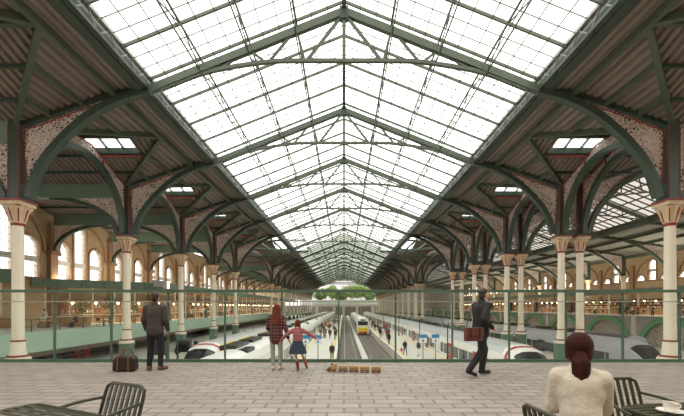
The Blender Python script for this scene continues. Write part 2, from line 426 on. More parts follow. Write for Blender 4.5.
# lattice purlins under the glass and gutters
for sg, side in ((-1, 'left'), (1, 'right')):
    for x, nm, dp in ((2.9, 'upper', 1.0), (5.8, 'middle', .8), (8.7, 'lower', .8)):
        t = thing('roof_purlin', f'{nm} green lattice purlin under the {side} slope of the nave glass', 'purlin', (sg * x, 0, roof_pt(x, 0)[2]), 0, 'nave purlins')
        MB().beam((0, 10.8, .45), (0, YEND, .45), .09, .11).build('top_chord', green, t)
        MB().beam((0, 10.8, .45 - dp), (0, YEND, .45 - dp), .07, .08).build('bottom_chord', green, t)
        ws = MB(); y = 10.8; zig = []; st = S / 8 if x < 3 else S / 4
        while y < YEND - 1: zig.append((0, y, .45 if len(zig) % 2 else .45 - dp)); y += st
        ws.sweep(zig, .05, .06, (1, 0, 0))
        ws.build('lattice_web', green, t)
    t = thing('gutter_girder', f'pale lattice gutter girder along the {side} edge of the nave glass', 'girder', (sg * XG, 0, ZG), 0, 'gutter girders')
    MB().box(-.12, .12, 6, YEND, .75, .95).build('top_chord', steel, t)
    MB().box(-.12, .12, 6, YEND, -.05, .12).build('bottom_chord', green_d, t)
    ws = MB(); y = 10.8; zig = []
    while y < YEND - 1: zig.append((0, y, .8 if len(zig) % 2 else .05)); y += .8
    ws.sweep(zig, .06, .08, (1, 0, 0)); MB().box(-.04, .04, 6, YEND, .1, 1.0).build('upstand', green_d, t, loc=(sg * .32, 0, 0))
    ws.build('lattice_web', steel, t)
    m = MB().box(-.25, .25, 6, YEND, -.25, .12)
    o = m.build('gutter_trough', green_d, t, loc=(sg * .45, 0, .1))
    tag(MB().box(-.13, .13, 10.8, YEND, -.17, .17).build('eaves_purlin', green, None, loc=(sg * XN, 0, ZN - .24)), f'long green purlin under the {side} corrugated roof slope', 'purlin', 'eaves purlins')
tag(MB().box(-.12, .12, 10.8, YEND, ZR + .1, ZR + .55).build('ridge_beam', green), 'green ridge beam along the peak of the nave glass', 'beam')

# ------------------------------------------------------------------ roof trusses
def make_truss(label):
    t = thing('roof_truss', label, 'truss', (0, 2 * S, 0), 0, 'nave roof trusses')
    for sg in (-1, 1):
        MB().beam((sg * XG, 0, ZG), (0, 0, ZR), .30, .44, (0, 0, 1)).build('rafter', green, t)
        MB().sweep([(sg * XG, 0, ZG), (sg * XN, 0, ZN - .05), (sg * XC, 0, ZHEAD)], .30, .46, (0, 1, 0)).build('eaves_rafter', green_d, t)
        MB().sweep(crom([(sg * 11.2, 0, ZG + .05), (sg * 8.4, 0, H(14.4)), (sg * 5, 0, H(15.0)), (sg * 2.8, 0, H(15.1)), (0, 0, H(15.1))]), .2, .2, (0, 1, 0)).build('tie_bar', green, t)
        MB().beam((sg * .1, 0, ZR - .2), (sg * 2.3, 0, H(15.1)), .16, .16).build('strut', green, t)
        MB().beam((sg * 3.1, 0, roof_pt(3.1, 0)[2]), (sg * 4.6, 0, H(15.05)), .13, .13).build('strut', green, t)
        MB().beam((sg * 2.9, 0, roof_pt(2.9, 0)[2]), (sg * 2.4, 0, H(15.1)), .13, .13).build('strut', green, t)
        MB().beam((sg * 6.0, 0, roof_pt(6.0, 0)[2]), (sg * 7.6, 0, H(14.6)), .13, .13).build('strut', green, t)
        MB().beam((sg * 5.8, 0, roof_pt(5.8, 0)[2]), (sg * 4.8, 0, H(15.0)), .12, .12).build('strut', green, t)
    MB().beam((0, 0, ZR), (0, 0, H(15.1)), .22, .22, (0, 1, 0)).build('king_post', green, t)
    MB().box(-.25, .25, -.2, .2, ZR - .5, ZR + .25).build('apex_plate', green_d, t)
    return t
tr = make_truss('green painted roof truss nearest the camera, first under the nave glass')
for i, n in enumerate([3, 4, 5, 6, 7.5, 9, 10, 11, 12, 13, 14, 15, 16, 17, 18, 19, 20]):
    dup(tr, f'green painted roof truss, {ORD[i + 2]} from the camera under the nave glass', (0, n * S, 0))

# ------------------------------------------------------------------ columns with their brackets
ARCH_T = crom([(19.26, 0, H(6.7)), (18.65, 0, H(8.5)), (17.4, 0, H(10.15)), (15.6, 0, H(11.75)), (13.7, 0, H(12.75)), (11.9, 0, H(13.25))])
ARCH_A = crom([(20.75, 0, H(6.7)), (21.4, 0, H(8.0)), (22.9, 0, H(9.1)), (25.0, 0, H(9.8)), (27.0, 0, H(10.05))])
def column_base(t, x=0):
    o = V((x, 0, 0))
    m = MB(); m.box(x - .46, x + .46, -.46, .46, ZP, ZBASE - .25); m.box(x - .54, x + .54, -.54, .54, ZP, ZP + .3); m.box(x - .52, x + .52, -.52, .52, ZBASE - .3, ZBASE - .12)
    m.build('pedestal', green_pd, t, bevel=.03)
    m = MB(); z = ZBASE - .12
    m.lathe([(.64, z), (.64, z + .18), (.56, z + .26)], (x, 0, 0), 20, 0)
    m.lathe([(.52, z + .26), (.55, z + .32), (.52, z + .38)], (x, 0, 0), 20, 1)
    m.lathe([(.44, z + .38), (.38, z + .8), (.35, z + 1.2)], (x, 0, 0), 20, 0)
    m.lathe([(.36, z + 1.2), (.385, z + 1.25), (.36, z + 1.3)], (x, 0, 0), 20, 1)
    m.build('base', [cream, red], t, True)
    MB().lathe([(.315, z + 1.3), (.315, z + 2.4), (.285, ZCAP - 1.6)], (x, 0, 0), 20).build('shaft', cream, t, True)
    m = MB(); c = ZCAP - 1.6
    m.lathe([(.34, c), (.37, c + .08), (.34, c + .16)], (x, 0, 0), 20, 1)
    fl = lambda i, a: 1 + (.10 * math.cos(8 * a) if i in (1, 2, 3) else 0) + (.07 * math.cos(16 * a + i) if i == 3 else 0)
    m.lathe([(.33, c + .16), (.40, c + .4), (.47, c + .75), (.68, c + 1.12), (.6, c + 1.2)], (x, 0, 0), 48, 0, fl)
    for q in range(8):
        a = PI / 4 * q
        m.beam((x + .36 * math.cos(a), .36 * math.sin(a), c + .25), (x + .62 * math.cos(a), .62 * math.sin(a), c + 1.0), .06, .06, m=1)
    m.box(x - .6, x + .6, -.6, .6, c + 1.2, c + 1.42, 0); m.box(x - .66, x + .66, -.66, .66, c + 1.42, c + 1.52, 1); m.box(x - .62, x + .62, -.62, .62, c + 1.52, c + 1.6, 2)
    m.build('capital', [capm, red, green_d], t, True)
    m = MB().box(x - .32, x + .32, -.32, .32, ZCAP, ZHEAD + .2)
    for a, bq in ((-1, -1), (1, -1), (1, 1), (-1, 1)): m.box(x + a * .32 - .022, x + a * .32 + .022, bq * .32 - .022, bq * .32 + .022, ZCAP, ZHEAD - .1, 1)
    m.build('head_post', [green_d, red], t)
green_pd = mat('mid_green_pedestal', (94, 126, 106), .5, noise=(1, .08))
def inner_bracket(t, sg, dx=0):
    P = [(sg * (x - XC), y, z) for x, y, z in ARCH_T]
    MB().sweep(P, .42, .42, (0, 1, 0)).build('arch_rib', green_d, t)
    top = [(sg * -.3, 0, ZHEAD - .35), (sg * (14 - XC), 0, ZN - .3), (sg * (12.6 - XC), 0, ZG - .3)]
    pl = [p for p in P] + top[::-1]
    MB().prism(pl, (0, .06, 0)).build('spandrel_panel', lattice, t)
    m = MB(); m.beam((sg * -.42, 0, ZHEAD - .35), (sg * -.42, 0, ZCAP + 1), .08, .08, (0, 1, 0)); m.beam((sg * -.35, 0, ZHEAD - .4), (sg * (14.2 - XC), 0, slope(14.2) - .42), .08, .08)
    m.build('spandrel_border', red, t)
def outer_bracket(t, sg, dx, wall):
    P = [(sg * (x - XC) + dx, y, z) for x, y, z in ARCH_A]
    MB().sweep(P, .36, .36, (0, 1, 0)).build('aisle_arch_rib', green_d, t)
    pl = P + [(P[-1][0], 0, H(10.1)), (sg * .3 + dx, 0, H(10.1))]
    MB().prism(pl, (0, .06, 0)).build('aisle_spandrel_panel', lattice, t)
cl = thing('iron_column', 'cream iron column with gilt capital in the left row, first from the camera', 'column', (-XC, 2 * S, 0), 0, 'columns of the left row')
column_base(cl); inner_bracket(cl, -1); outer_bracket(cl, -1, 0, True)
for i, n in enumerate(NS[1:]):
    dup(cl, f'cream iron column with gilt capital in the left row, {ORD[i + 2]} from the camera', (-XC, n * S, 0))
cr = thing('iron_column', 'cream iron column with gilt capital, inner one of the pair first from the camera on the right', 'column', (XC, 2 * S, 0), 0, 'inner columns of the right pairs')
column_base(cr); inner_bracket(cr, 1)
MB().box(0.3, 1.4, -.3, .3, ZCAP, ZCAP + .5).build('pair_plate', green_d, cr)
MB().prism([(.3, 0, ZCAP + .5), (1.4, 0, ZCAP + .5), (1.4, 0, ZHEAD), (.3, 0, ZHEAD)], (0, .06, 0)).build('pair_panel', lattice, cr)
co = thing('iron_column', 'cream iron column with gilt capital, outer one of the pair first from the camera on the right', 'column', (XC + 1.7, 2 * S, 0), 0, 'outer columns of the right pairs')
column_base(co)

P = [((XC - x), y, z) for x, y, z in ARCH_T]
MB().sweep(P, .42, .42, (0, 1, 0)).build('arch_rib', green_d, co)
MB().prism(P + [(7.4, 0, ZG - .3), (6, 0, ZN - .3), (.3, 0, ZHEAD - .35)], (0, .06, 0)).build('spandrel_panel', lattice, co)
MB().sweep([(0, 0, ZHEAD), (6, 0, ZN - .05), (8, 0, ZG)], .30, .46, (0, 1, 0)).build('eaves_rafter', green_d, co)
for i, n in enumerate(NS[1:]):
    dup(cr, f'cream iron column with gilt capital, inner one of the pair {ORD[i + 2]} from the camera on the right', (XC, n * S, 0))
    dup(co, f'cream iron column with gilt capital, outer one of the pair {ORD[i + 2]} from the camera on the right', (XC + 1.7, n * S, 0))

# ------------------------------------------------------------------ arcade arches between columns, raking roof braces, aisle girders
def make_arch(L, lab, grp, x):
    t = thing('arcade_arch', lab, 'arch', (x, 2 * S, 0), 0, grp)
    r = L / 2 - .55; rise = 5.3; pts = []
    for i in range(25):
        a = PI * i / 24; pts.append((0, L / 2 - r * math.cos(a), ZCAP + .1 + rise * math.sin(a)))
    MB().sweep(pts, .4, .4, (1, 0, 0)).build('arch_rib', green_d, t)
    zt = ZN - .4
    top = [(0, L - .3, ZHEAD - .1), (0, L / 2 + .9, zt), (0, L / 2 - .9, zt), (0, .3, ZHEAD - .1)]
    MB().prism(pts + top, (.06, 0, 0)).build('spandrel_panel', lattice, t)
    m = MB()
    for p, q in zip(top[:-1], top[1:]): m.beam(p, q, .1, .1)
    m.beam((0, .42, ZHEAD - .1), (0, .42, ZCAP + .8), .12, .1, (1, 0, 0)); m.beam((0, L - .42, ZHEAD - .1), (0, L - .42, ZCAP + .8), .12, .1, (1, 0, 0))
    for f in (.3, .7): m.beam((0, L * f, ZCAP + 4.6), (0, L * f, ZHEAD + (zt - ZHEAD) * .6), .12, .12, (1, 0, 0))
    m.build('spandrel_border', red, t)
    return t
def make_brace(L, sg, lab):
    t = thing('roof_brace', lab, 'brace', (sg * XC, 2 * S, 0), 0, 'raking roof braces')
    N = (-sg * (XC - XN), L / 2, ZN - .16)
    MB().beam((0, .15, ZHEAD - .05), N, .26, .36).build('raking_strut', green, t)
    MB().beam((0, L - .15, ZHEAD - .05), N, .26, .36).build('raking_strut', green, t)
    MB().beam(N, (sg * (15.8 if sg < 0 else 7.5), L / 2, ZN - .14), .24, .28).build('ridge_beam', green, t)
    for xo in (16.0, 18.0):
        q = (XC - xo) / (XC - XN) * L / 2; z = slope(xo) - .14
        for y0, y1 in ((0, q), (L - q, L)): MB().box(sg * (xo - XC) - .1, sg * (xo - XC) + .1, y0, y1, z - .13, z + .13).build('purlin_stub', green, t)
    m = MB()
    for f in (.35, .68):
        z = ZN - (ZN - ZHEAD) * f - .15
        x0 = -sg * (XC - XN) * (1 - f)
        for sy in (-1, 1): m.beam((x0, L / 2 + sy * f * L / 2, z), (sg * (15.8 if sg < 0 else 7), L / 2 + sy * f * L / 2, z), .14, .18)
    m.build('purlin', green_d, t)
    return t
arcs = {}
for sg, x, side, grp in ((-1, -XC, 'the left row', 'arches of the left row'), (1, XC, 'the inner right row', 'arches of the inner right row'), (2, XC + 1.7, 'the outer right row', 'arches of the outer right row')):
    for i, (a, b_) in enumerate(BAYS[2:]):
        key = b_ - a; lab = f'filigree arch between columns of {side}, {ORD[i + 1]} bay from the camera'
        if key not in arcs: arcs[key] = make_arch(key * S, lab, grp, x); arcs[key].location = (x, a * S, 0)
        else: dup(arcs[key], lab, (x, a * S, 0), 0, grp)
for sg, side in ((-1, 'left'), (1, 'right')):
    pro = {}
    for i, (a, b_) in enumerate([(1, 2)] + BAYS[2:]):
        lab = f'V-shaped green roof brace under the {side} corrugated roof, {ORD[i + 1]} bay from the camera'
        if b_ - a not in pro: pro[b_ - a] = make_brace((b_ - a) * S, sg, lab); pro[b_ - a].location = (sg * XC, a * S, 0)
        else: dup(pro[b_ - a], lab, (sg * XC, a * S, 0))
g = thing('aisle_girder', 'green box girder across the left aisle, first from the camera', 'girder', (-XC, 2 * S, 0), 0, 'left aisle girders')
m = MB().box(-15.4, -.3, -.3, .3, H(10.1), ZHEAD); m.box(-15.4, -.3, -.36, .36, H(10.0), H(10.15)); m.box(-15.4, -.3, -.36, .36, ZHEAD - .1, ZHEAD + .05); m.build('box_beam', green_b2 := mat('mid_green_girder', (114, 136, 118), .45), g)
P = crom([(-15.6, 0, H(6.8)), (-14.8, 0, H(8.2)), (-13.2, 0, H(9.3)), (-11, 0, H(9.9)), (-9, 0, H(10.05))])
MB().sweep(P, .36, .36, (0, 1, 0)).build('wall_arch_rib', green_d, g)
MB().prism(P + [(-9, 0, H(10.1)), (-15.7, 0, H(10.1))], (0, .06, 0)).build('wall_spandrel_panel', lattice, g)
MB().beam((-15.75, 0, H(10)), (-15.75, 0, H(6.8)), .1, .12, (0, 1, 0)).build('spandrel_border', red, g)
for i, n in enumerate(NS[1:14]):
    dup(g, f'green box girder across the left aisle, {ORD[i + 2]} from the camera', (-XC, n * S, 0))
# ------------------------------------------------------------------ left brick wall with arched windows
def arch_hole(c, hw, z0, z1, n=10):
    pts = [(c - hw, z0), (c + hw, z0)]
    for i in range(n + 1): a = PI * i / n; pts.append((c + hw * math.cos(a), z1 - hw + hw * math.sin(a)))
    return pts
WT = H(12.9)
def brick_wall(name, x, nx, lows, first, last):
    """longitudinal wall at x facing nx; three arched windows per bay"""
    m = MB(); holes = []; y0 = first * S
    for n in range(first, last):
        for f, hw, z1 in lows[0]: holes.append(arch_hole((n + f) * S - y0, hw, lows[1], z1))
    m.holed([(0, ZP - 1), ((last - first) * S, ZP - 1), ((last - first) * S, WT), (0, WT)], holes, (x, y0, 0), (0, 1, 0), (0, 0, 1), -.6 * nx)
    return struct(m.build(name, brick))
LW = ([(.16, 1.35, H(8.3)), (.44, 1.15, H(11.0)), (.72, 1.35, H(8.3))], H(3.4))
brick_wall('wall_left', -36, 1, LW, 1, 20)
RW = ([(.2, 1.3, H(7.6)), (.5, 1.1, H(11.0)), (.8, 1.3, H(7.6))], H(6.3))
brick_wall('wall_right', 71, -1, RW, 4, 20)
wn = 0
def window(x, nx, yc, hw, z0, z1, dy=0):
    global wn; wn += 1
    t = bpy.data.objects.new(f'window_{wn}', None); COL.objects.link(t); t.location = (x - nx * .25, yc, z0); t['kind'] = 'structure'
    o = arch_hole(0, hw, 0, z1 - z0); MB().add([(0, a, b) for a, b in o], [tuple(range(len(o)))]).build('pane', winglass, t)
    m = MB()
    k = 4
    for i in range(1, k): a = -hw + 2 * hw * i / k; m.box(-.02, .02, a - .02, a + .02, 0, z1 - z0 - hw + math.sqrt(max(0, hw * hw - a * a)))
    zz = .7
    while zz < z1 - z0 - .4: m.box(-.03, .03, -hw, hw, zz - .02, zz + .02); zz += .75
    m.build('glazing_bars', steel, t)
    if z1 - z0 > 2.5: MB().box(-.02, .3, -hw, hw, 1.9, 2.5).build('transom', concrete, t)
    P = [(0, hw, 0)] + [(0, a, b) for a, b in o[2:]] + [(0, -hw, 0)]
    MB().sweep([(nx * .3, a * 1.06, b + (.06 if b > 0 else 0)) for _, a, b in P], .22, .24, (1, 0, 0)).build('surround', stone, t)
    return t
for n in range(2, 13):
    for f, hw, z1 in LW[0]: window(-36, 1, (n + f) * S, hw, LW[1], z1)
for n in range(5, 15):
    for f, hw, z1 in RW[0]: window(71, -1, (n + f) * S, hw, RW[1], z1)
m = MB()
for n in range(2, 14):
    for x, nx in ((-36, 1), (71, -1)):
        if nx < 0 and n < 5: continue
        m.box(min(x, x + nx * .5), max(x, x + nx * .5), n * S - .55, n * S + .55, ZP, H(10))           # pier
        m.box(min(x, x + nx * .8), max(x, x + nx * .8), n * S - .7, n * S + .7, H(6.3), H(6.8))
        m.box(min(x, x + nx * .25), max(x, x + nx * .25), n * S + .8, n * S + S - .8, H(5.95 if nx < 0 else 3.2), H(6.25 if nx < 0 else 3.5))
        pts = [(x + nx * .1, n * S + S / 2 + 4.4 * math.cos(PI * i / 20), H(6.6) + 4.5 * math.sin(PI * i / 20)) for i in range(21)]
        m.sweep(pts, .3, .35, (1, 0, 0))
struct(m.build('trim_wall_piers', stone))
struct(MB().box(-36.6, 72, -9.5, -9, -7, 18).build('wall_back', brick))

# ------------------------------------------------------------------ second hall on the right
XA2 = 38.35; hw2 = 8.65; ZR2 = H(16.8)
m = MB()
def r2(x, y, dz=0): return (x, y, ZG + (ZR2 - ZG) * (1 - abs(x - XA2) / hw2) + dz)
struct(MB().add([r2(29.7, 8, .6), r2(XA2, 8, .6), r2(XA2, YEND, .6), r2(29.7, YEND, .6)], [(0, 1, 2, 3)]).add([r2(47, 8, .6), r2(XA2, 8, .6), r2(XA2, YEND, .6), r2(47, YEND, .6)], [(0, 1, 2, 3)]).build('window_roof_far_right', glass_mat('sooty_roof_glass', (.27, .245, .225), .85, (.4, .36, .33))))
for i in range(22, 160):
    y = i * S / 8
    for xa in (29.7, 47): m.beam(r2(xa, y, .5), r2(XA2, y, .5), .1, .18)
for k in range(-4, 5): m.beam(r2(XA2 + k * 2.1, 20, .5), r2(XA2 + k * 2.1, YEND, .5), .1, .18)
for xa in (29.7, 47): m.box(xa - .1, xa + .1, 8, YEND, ZG - .1, ZG + .7)
struct(m.build('trim_far_glazing_bars', green))
m = MB(); x = 47.0; i = 0; rows = []
while x < 71.2:
    z = ZG - (x - 47) / 13 * 2.1 if x < 60 else H(11.2) + (x - 60) / 11 * 1.2
    rows.append((x, z + (.06 if i % 4 < 2 else -.06))); i += 1; x += .3
for (xa, za), (xb, zb) in zip(rows[:-1], rows[1:]): m.add([(xa, 8, za), (xb, 8, zb), (xb, YEND, zb), (xa, YEND, za)], [(0, 1, 2, 3)])
struct(m.build('ceiling_far_right', mat('grey_green_corrugated_metal', (150, 152, 142), .6)))
for x, z in ((47, ZG), (51, ZG - .75), (55, ZG - 1.4), (60, H(10.9)), (65, H(11.5))):
    tag(MB().box(-.16, .16, 20, YEND, -.5, -.05).build('hall_purlin', green, None, loc=(x, 0, z)), 'green purlin under the far right roof, ' + {47: 'at the glass edge', 51: 'next to the glass edge', 55: 'halfway down the slope', 60: 'over the far columns', 65: 'nearest the brick wall'}[x], 'purlin', 'far hall purlins')
t2 = thing('hall_truss', 'light green truss of the far right hall, first from the camera', 'truss', (XA2, 3 * S, 0), 0, 'far hall trusses')
for sg in (-1, 1):
    MB().beam((sg * hw2, 0, ZG), (0, 0, ZR2), .26, .45).build('rafter', green, t2)
    MB().beam((sg * hw2, 0, ZG), (0, 0, H(14.2)), .16, .16).build('tie_bar', green, t2)
    for a, c in ((.25, .25), (.25, .5), (.5, .5), (.5, .8), (.75, .8)):
        MB().beam((sg * hw2 * (1 - a), 0, ZG + 3.5 * a), (sg * hw2 * (1 - c), 0, ZG + .9 * c), .11, .11, (0, 1, 0)).build('strut', green, t2)
P = crom([(hw2, 0, H(12.9)), (13.5, 0, H(12.2)), (17.5, 0, H(10.4)), (20, 0, H(8.4)), (21.3, 0, H(6.5))])
MB().sweep(P, .42, .42, (0, 1, 0)).build('arch_rib', green_d, t2)
MB().prism(P + [(21.6, 0, H(11)), (hw2, 0, ZG - .2)], (0, .06, 0)).build('spandrel_panel', lattice, t2)
MB().beam((hw2, 0, ZG - .1), (21.6, 0, H(11)), .3, .4).build('eaves_rafter', green_d, t2)
for i, n in enumerate(range(4, 15)): dup(t2, f'light green truss of the far right hall, {ORD[i + 2]} from the camera', (XA2, n * S, 0))
c2 = thing('hall_column', 'cream column of the far right hall, first from the camera', 'column', (60, 4 * S, 0), 0, 'far hall columns')
MB().lathe([(.5, 0), (.42, .6), (.4, H(5.4))], n=14).build('shaft', cream, c2, True)
MB().lathe([(.42, H(5.4)), (.5, H(5.8)), (.8, H(6.4)), (.85, H(6.6))], n=14).build('capital', capm, c2, True)
MB().box(-.3, .3, -.3, .3, H(6.6), H(11)).build('head_post', green_d, c2)
for i, n in enumerate(range(5, 15)): dup(c2, f'cream column of the far right hall, {ORD[i + 2]} from the camera', (60, n * S, 0))

backm = mat('brown_grey_brick_backing', (128, 116, 104), .8)  # darker brown-grey, so the tracery stands out
# right mezzanine on its arched retaining wall
m = MB(); holes = []; Y0 = 2.5 * S; nb = 14
for i in range(nb):
    c = (i + .7) * S; holes.append([(c - 4.1, ZP + .05), (c + 4.1, ZP + .05)] + [(c + 4.1 * math.cos(PI * j / 16), ZP + .05 + 3.5 * math.sin(PI * j / 16)) for j in range(1, 16)])
m.holed([(0, ZP - .5), (nb * S + 5, ZP - .5), (nb * S + 5, .15), (0, .15)], holes, (42, Y0, 0), (0, 1, 0), (0, 0, 1), .5)
struct(m.build('wall_arcade', greywall))
for i in range(nb):
    c = Y0 + (i + .7) * S
    t = thing('wall_arch_grille', f'cream tracery arch ringed in green brick in the grey wall, {ORD[i + 1]} from the camera', 'arch', (42, c, ZP), 0, 'arched grilles of the grey wall')
    o = [(4.05 * math.cos(PI * j / 16), 3.45 * math.sin(PI * j / 16)) for j in range(17)]
    MB().prism([(.3, a, b_ + .05) for a, b_ in o], (.06, 0, 0)).build('grille', lattice_w, t)
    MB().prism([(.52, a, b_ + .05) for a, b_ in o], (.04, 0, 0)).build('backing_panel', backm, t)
    MB().sweep([(-.1, a * 1.08, b_ * 1.1) for a, b_ in o], .3, .75, (1, 0, 0)).build('brick_ring', green_b, t)
m = MB()
for i in range(nb): m.box(41.7, 42.05, Y0 + (i + 1.2) * S - .35, Y0 + (i + 1.2) * S + .35, ZP, .1)
struct(m.build('trim_wall_piers_right', concrete))
struct(MB().box(42.05, 71, 9.45, 190, -.4, 0).build('floor_mezzanine_right', concrete))
def railing(name, lab, x, y0, y1, h=1.1, step=2.7):
    t = thing(name, lab, 'railing', (x, y0, 0))
    MB().box(-.04, .04, 0, y1 - y0, h - .06, h).build('top_rail', green, t)
    m = MB(); y = 0
    while y <= y1 - y0: m.box(-.035, .035, y - .03, y + .03, 0, h); y += step
    m.build('uprights', green, t)
    MB().add([(0, 0, .1), (0, y1 - y0, .1), (0, y1 - y0, h - .1), (0, 0, h - .1)], [(0, 1, 2, 3)]).build('glass_pane', clear, t)
    return t
struct(MB().box(41.6, 42.6, Y0, Y0 + nb * S, .1, .25).build('trim_wall_coping', concrete))
railing('glass_railing', 'green framed glass railing along the right gallery above the arched wall', 42.4, Y0, 180)
FILL_W = 420
def canopy(lab, p, q, z, fh, depth, name='shop_canopy', n=6):
    """green fascia from p to q with posts and a roof slab behind"""
    p, q = V((*p, 0)), V((*q, 0)); L = (q - p).length; t = thing(name, lab, 'canopy', p, math.atan2((q - p).y, (q - p).x))
    MB().box(0, L, -.1, .1, z, z + fh).build('fascia', green_b2, t)
    MB().box(0, L, 0, depth, z + .1, z + .25).build('roof_slab', woodwarm, t)
    for i in range(n):
        MB().box(L * (i + .5) / n - .07, L * (i + .5) / n + .07, .1, .24, 0, z + .1).build('post', cream, t)
    for i in range(1, n, 3):                                       # added fill lights on the canopy roof, to brighten the brick wall
        if depth < 4: continue
        u = MB().box(-.8, .8, -.2, .2, 0, .16).build('added_light_box', steel, t, loc=(L * i / n, depth * .6, z + .25))
        la = bpy.data.lights.new('added_fill_light', 'AREA'); la.shape = 'RECTANGLE'; la.size = 1.5; la.size_y = .35; la.energy = FILL_W * (3.5 if 'right' in lab else 1); la.color = (1, .88, .70)
        lo = bpy.data.objects.new('added_fill_light', la); COL.objects.link(lo); lo.parent = u; lo.location = (0, 0, .2); lo.rotation_euler = (PI - .6, 0, 0)
    m = MB()
    for i in range(1, n): m.box(L * i / n - .03, L * i / n + .03, -.12, -.1, z, z + fh)
    m.build('fascia_joints', green_d, t)
    return t
canopy('long green shop canopy on the right gallery', (50, 190), (50, 30), H(2.35), .8, 8, n=24)
def bottles(t, L, y, z0, rows, seed):
    r = random.Random(seed); M = [white_s, woodwarm, leafd, red_t, cream]
    for k in range(rows):
        m = MB()
        x = .2
        while x < L - .2:
            h = r.uniform(.18, .42); m.box(x, x + .12, y - .06, y + .06, z0 + k * .6, z0 + k * .6 + h, r.randrange(5)); x += r.uniform(.16, .5)
        o = m.build('shelf_goods', M, t); o['kind'] = 'stuff'
        MB().box(0, L, y - .15, y + .2, z0 + k * .6 - .05, z0 + k * .6).build('shelf', woodwarm, t)
def shop(lab, x, y, rz, L, seed, dark=darkvoid, ht=3.0):
    t = thing('market_kiosk', lab, 'kiosk', (x, y, 0), rz)
    MB().box(0, L, .6, .8, 0, ht).build('back_wall', dark, t)
    MB().box(0, L, -.4, 0, 0, 1.05).build('counter', woodwarm, t); MB().box(-.05, L + .05, -.5, .08, 1.05, 1.12).build('worktop', cream, t)
    bottles(t, L, .4, 1.35, 3, seed)
    m = MB()
    for i in range(max(2, int(L / 2.4))): m.ball((1.2 + i * 2.4, -.3, 2.55), .15, 8)
    pg = m.build('pendant_globe', lampm, t)
    la = bpy.data.lights.new('pendant_light', 'AREA'); la.shape = 'RECTANGLE'; la.size = L * .8; la.size_y = .3; la.energy = 260; la.color = (1, .86, .66)
    lo = bpy.data.objects.new('pendant_light', la); COL.objects.link(lo); lo.parent = pg; lo.location = (L / 2, -.8, 2.5); lo.rotation_euler = (-.35, 0, 0)
    return t
lampm = bpy.data.materials.new('warm_lamp_globe'); lampm.use_nodes = True
e = lampm.node_tree.nodes['Principled BSDF']; e.inputs['Emission Color'].default_value = (1, .72, .4, 1); e.inputs['Emission Strength'].default_value = 11
for i in range(8):
    shop(f'dark shop front with shelves of goods on the right gallery, {ORD[i + 1]} from the camera', 57, 40 + i * 16 + 14, -PI / 2, 13, i + 20)

# left gallery
struct(MB().box(-36, -24, 9.45, 190, -1.0, -.6).build('floor_gallery_left', concrete))
struct(MB().box(-24.2, -23.9, 9.45, 190, H(-3.5), -.48).build('trim_gallery_fascia', green_p))
struct(MB().box(-25.6, -25.2, 9.45, 190, H(-4.1), H(-3.2)).build('trim_gallery_beam', stone_g := mat('brown_grey_beam', (150, 134, 122), .8)))
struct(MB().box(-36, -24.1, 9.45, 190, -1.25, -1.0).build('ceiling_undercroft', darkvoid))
struct(MB().box(-31.2, -31, 9.6, 190, ZP, -1.25).build('wall_undercroft', darkvoid))  # near-black colour stands in for the dark void under the gallery
railing('glass_railing', 'thin glass railing along the left gallery edge', -24.15, 11, 180)
canopy('green canopy at the far left edge of the gallery', (-35.9, 35.4), (-34.2, 36.4), H(3.1), 1.4, 3, n=1)
canopy('green canopy set at an angle over the left gallery kiosk', (-35.6, 40.2), (-24.9, 48.5), H(2.9), 1.0, 4, n=6)
canopy('long green canopy running down the left gallery', (-24.9, 50.5), (-24.9, 190), H(3.0), 1.0, 7, n=40)
tag(MB().box(0, .15, 0, 3.2, 0, .8).build('hanging_sign', steel, None, loc=(-24.6, 45.2, H(2.7))), 'pale grey hanging sign at the corner of the left gallery canopy', 'sign')
shop('warm kiosk counter with shelves under the angled green canopy', -35.0, 43.4, math.atan2(8.3, 10.7), 12.6, 3, ht=2.9, dark=mat('pale_kiosk_wall', (176, 160, 134), .8))
for i in range(7):
    shop(f'bright shop counter with shelves on the left gallery, {ORD[i + 1]} from the camera', -29.5, 52 + i * 15, PI / 2, 13.5, i + 40, mat(f'shop_wall_{i}', (176 + 8 * (i % 3), 156 + 8 * (i % 2), 128), .8))
for i, (x, y, L, rz) in enumerate(((-35.3, 33.9, 3.6, .05), (-31.2, 36.0, 4.4, .2))):
    t = thing('bar_counter', ['low timber panelled bar counter at the far left of the gallery', 'timber panelled counter behind the seated people'][i], 'counter', (x, y, 0), rz)
    MB().box(0, L, 0, .7, 0, 1.0).build('body', woodwarm, t); MB().box(-.08, L + .08, -.08, .78, 1.0, 1.08).build('worktop', cream, t)
def potted(lab, x, y, h, seed, z=0):
    r = random.Random(seed); t = thing('potted_shrub', lab, 'plant', (x, y, z), 0, 'gallery plants')
    MB().lathe([(.2, 0), (.3, .5), (.26, .5), (.24, .45)], n=12).build('pot', stone, t, True)
    m = MB()
    for i in range(70):
        a = r.uniform(0, 2 * PI); q = r.uniform(0, .55) ** .7; zz = r.uniform(.6, h); p = V((q * math.cos(a), q * math.sin(a), zz)); d = V((r.uniform(-1, 1), r.uniform(-1, 1), r.uniform(-.3, .9))).normalized(); sd = d.orthogonal().normalized() * .09
        m.add([p, p + d * .16 + sd, p + d * .34, p + d * .16 - sd], [(0, 1, 2, 3)])
    m.build('foliage', leafd, t); MB().tube([(0, 0, .4), (.03, 0, h * .8)], .03, 6).build('stem', bark, t)
for i, (x, y, h) in enumerate(((-31.5, 42.2, 2.9), (-29.2, 44, 3.0), (-27.2, 45.6, 2.9), (-25.8, 46.7, 2.8))):
    potted(f'leafy green plant under the angled canopy, {ORD[i + 1]} from the left', x, y, h, i)

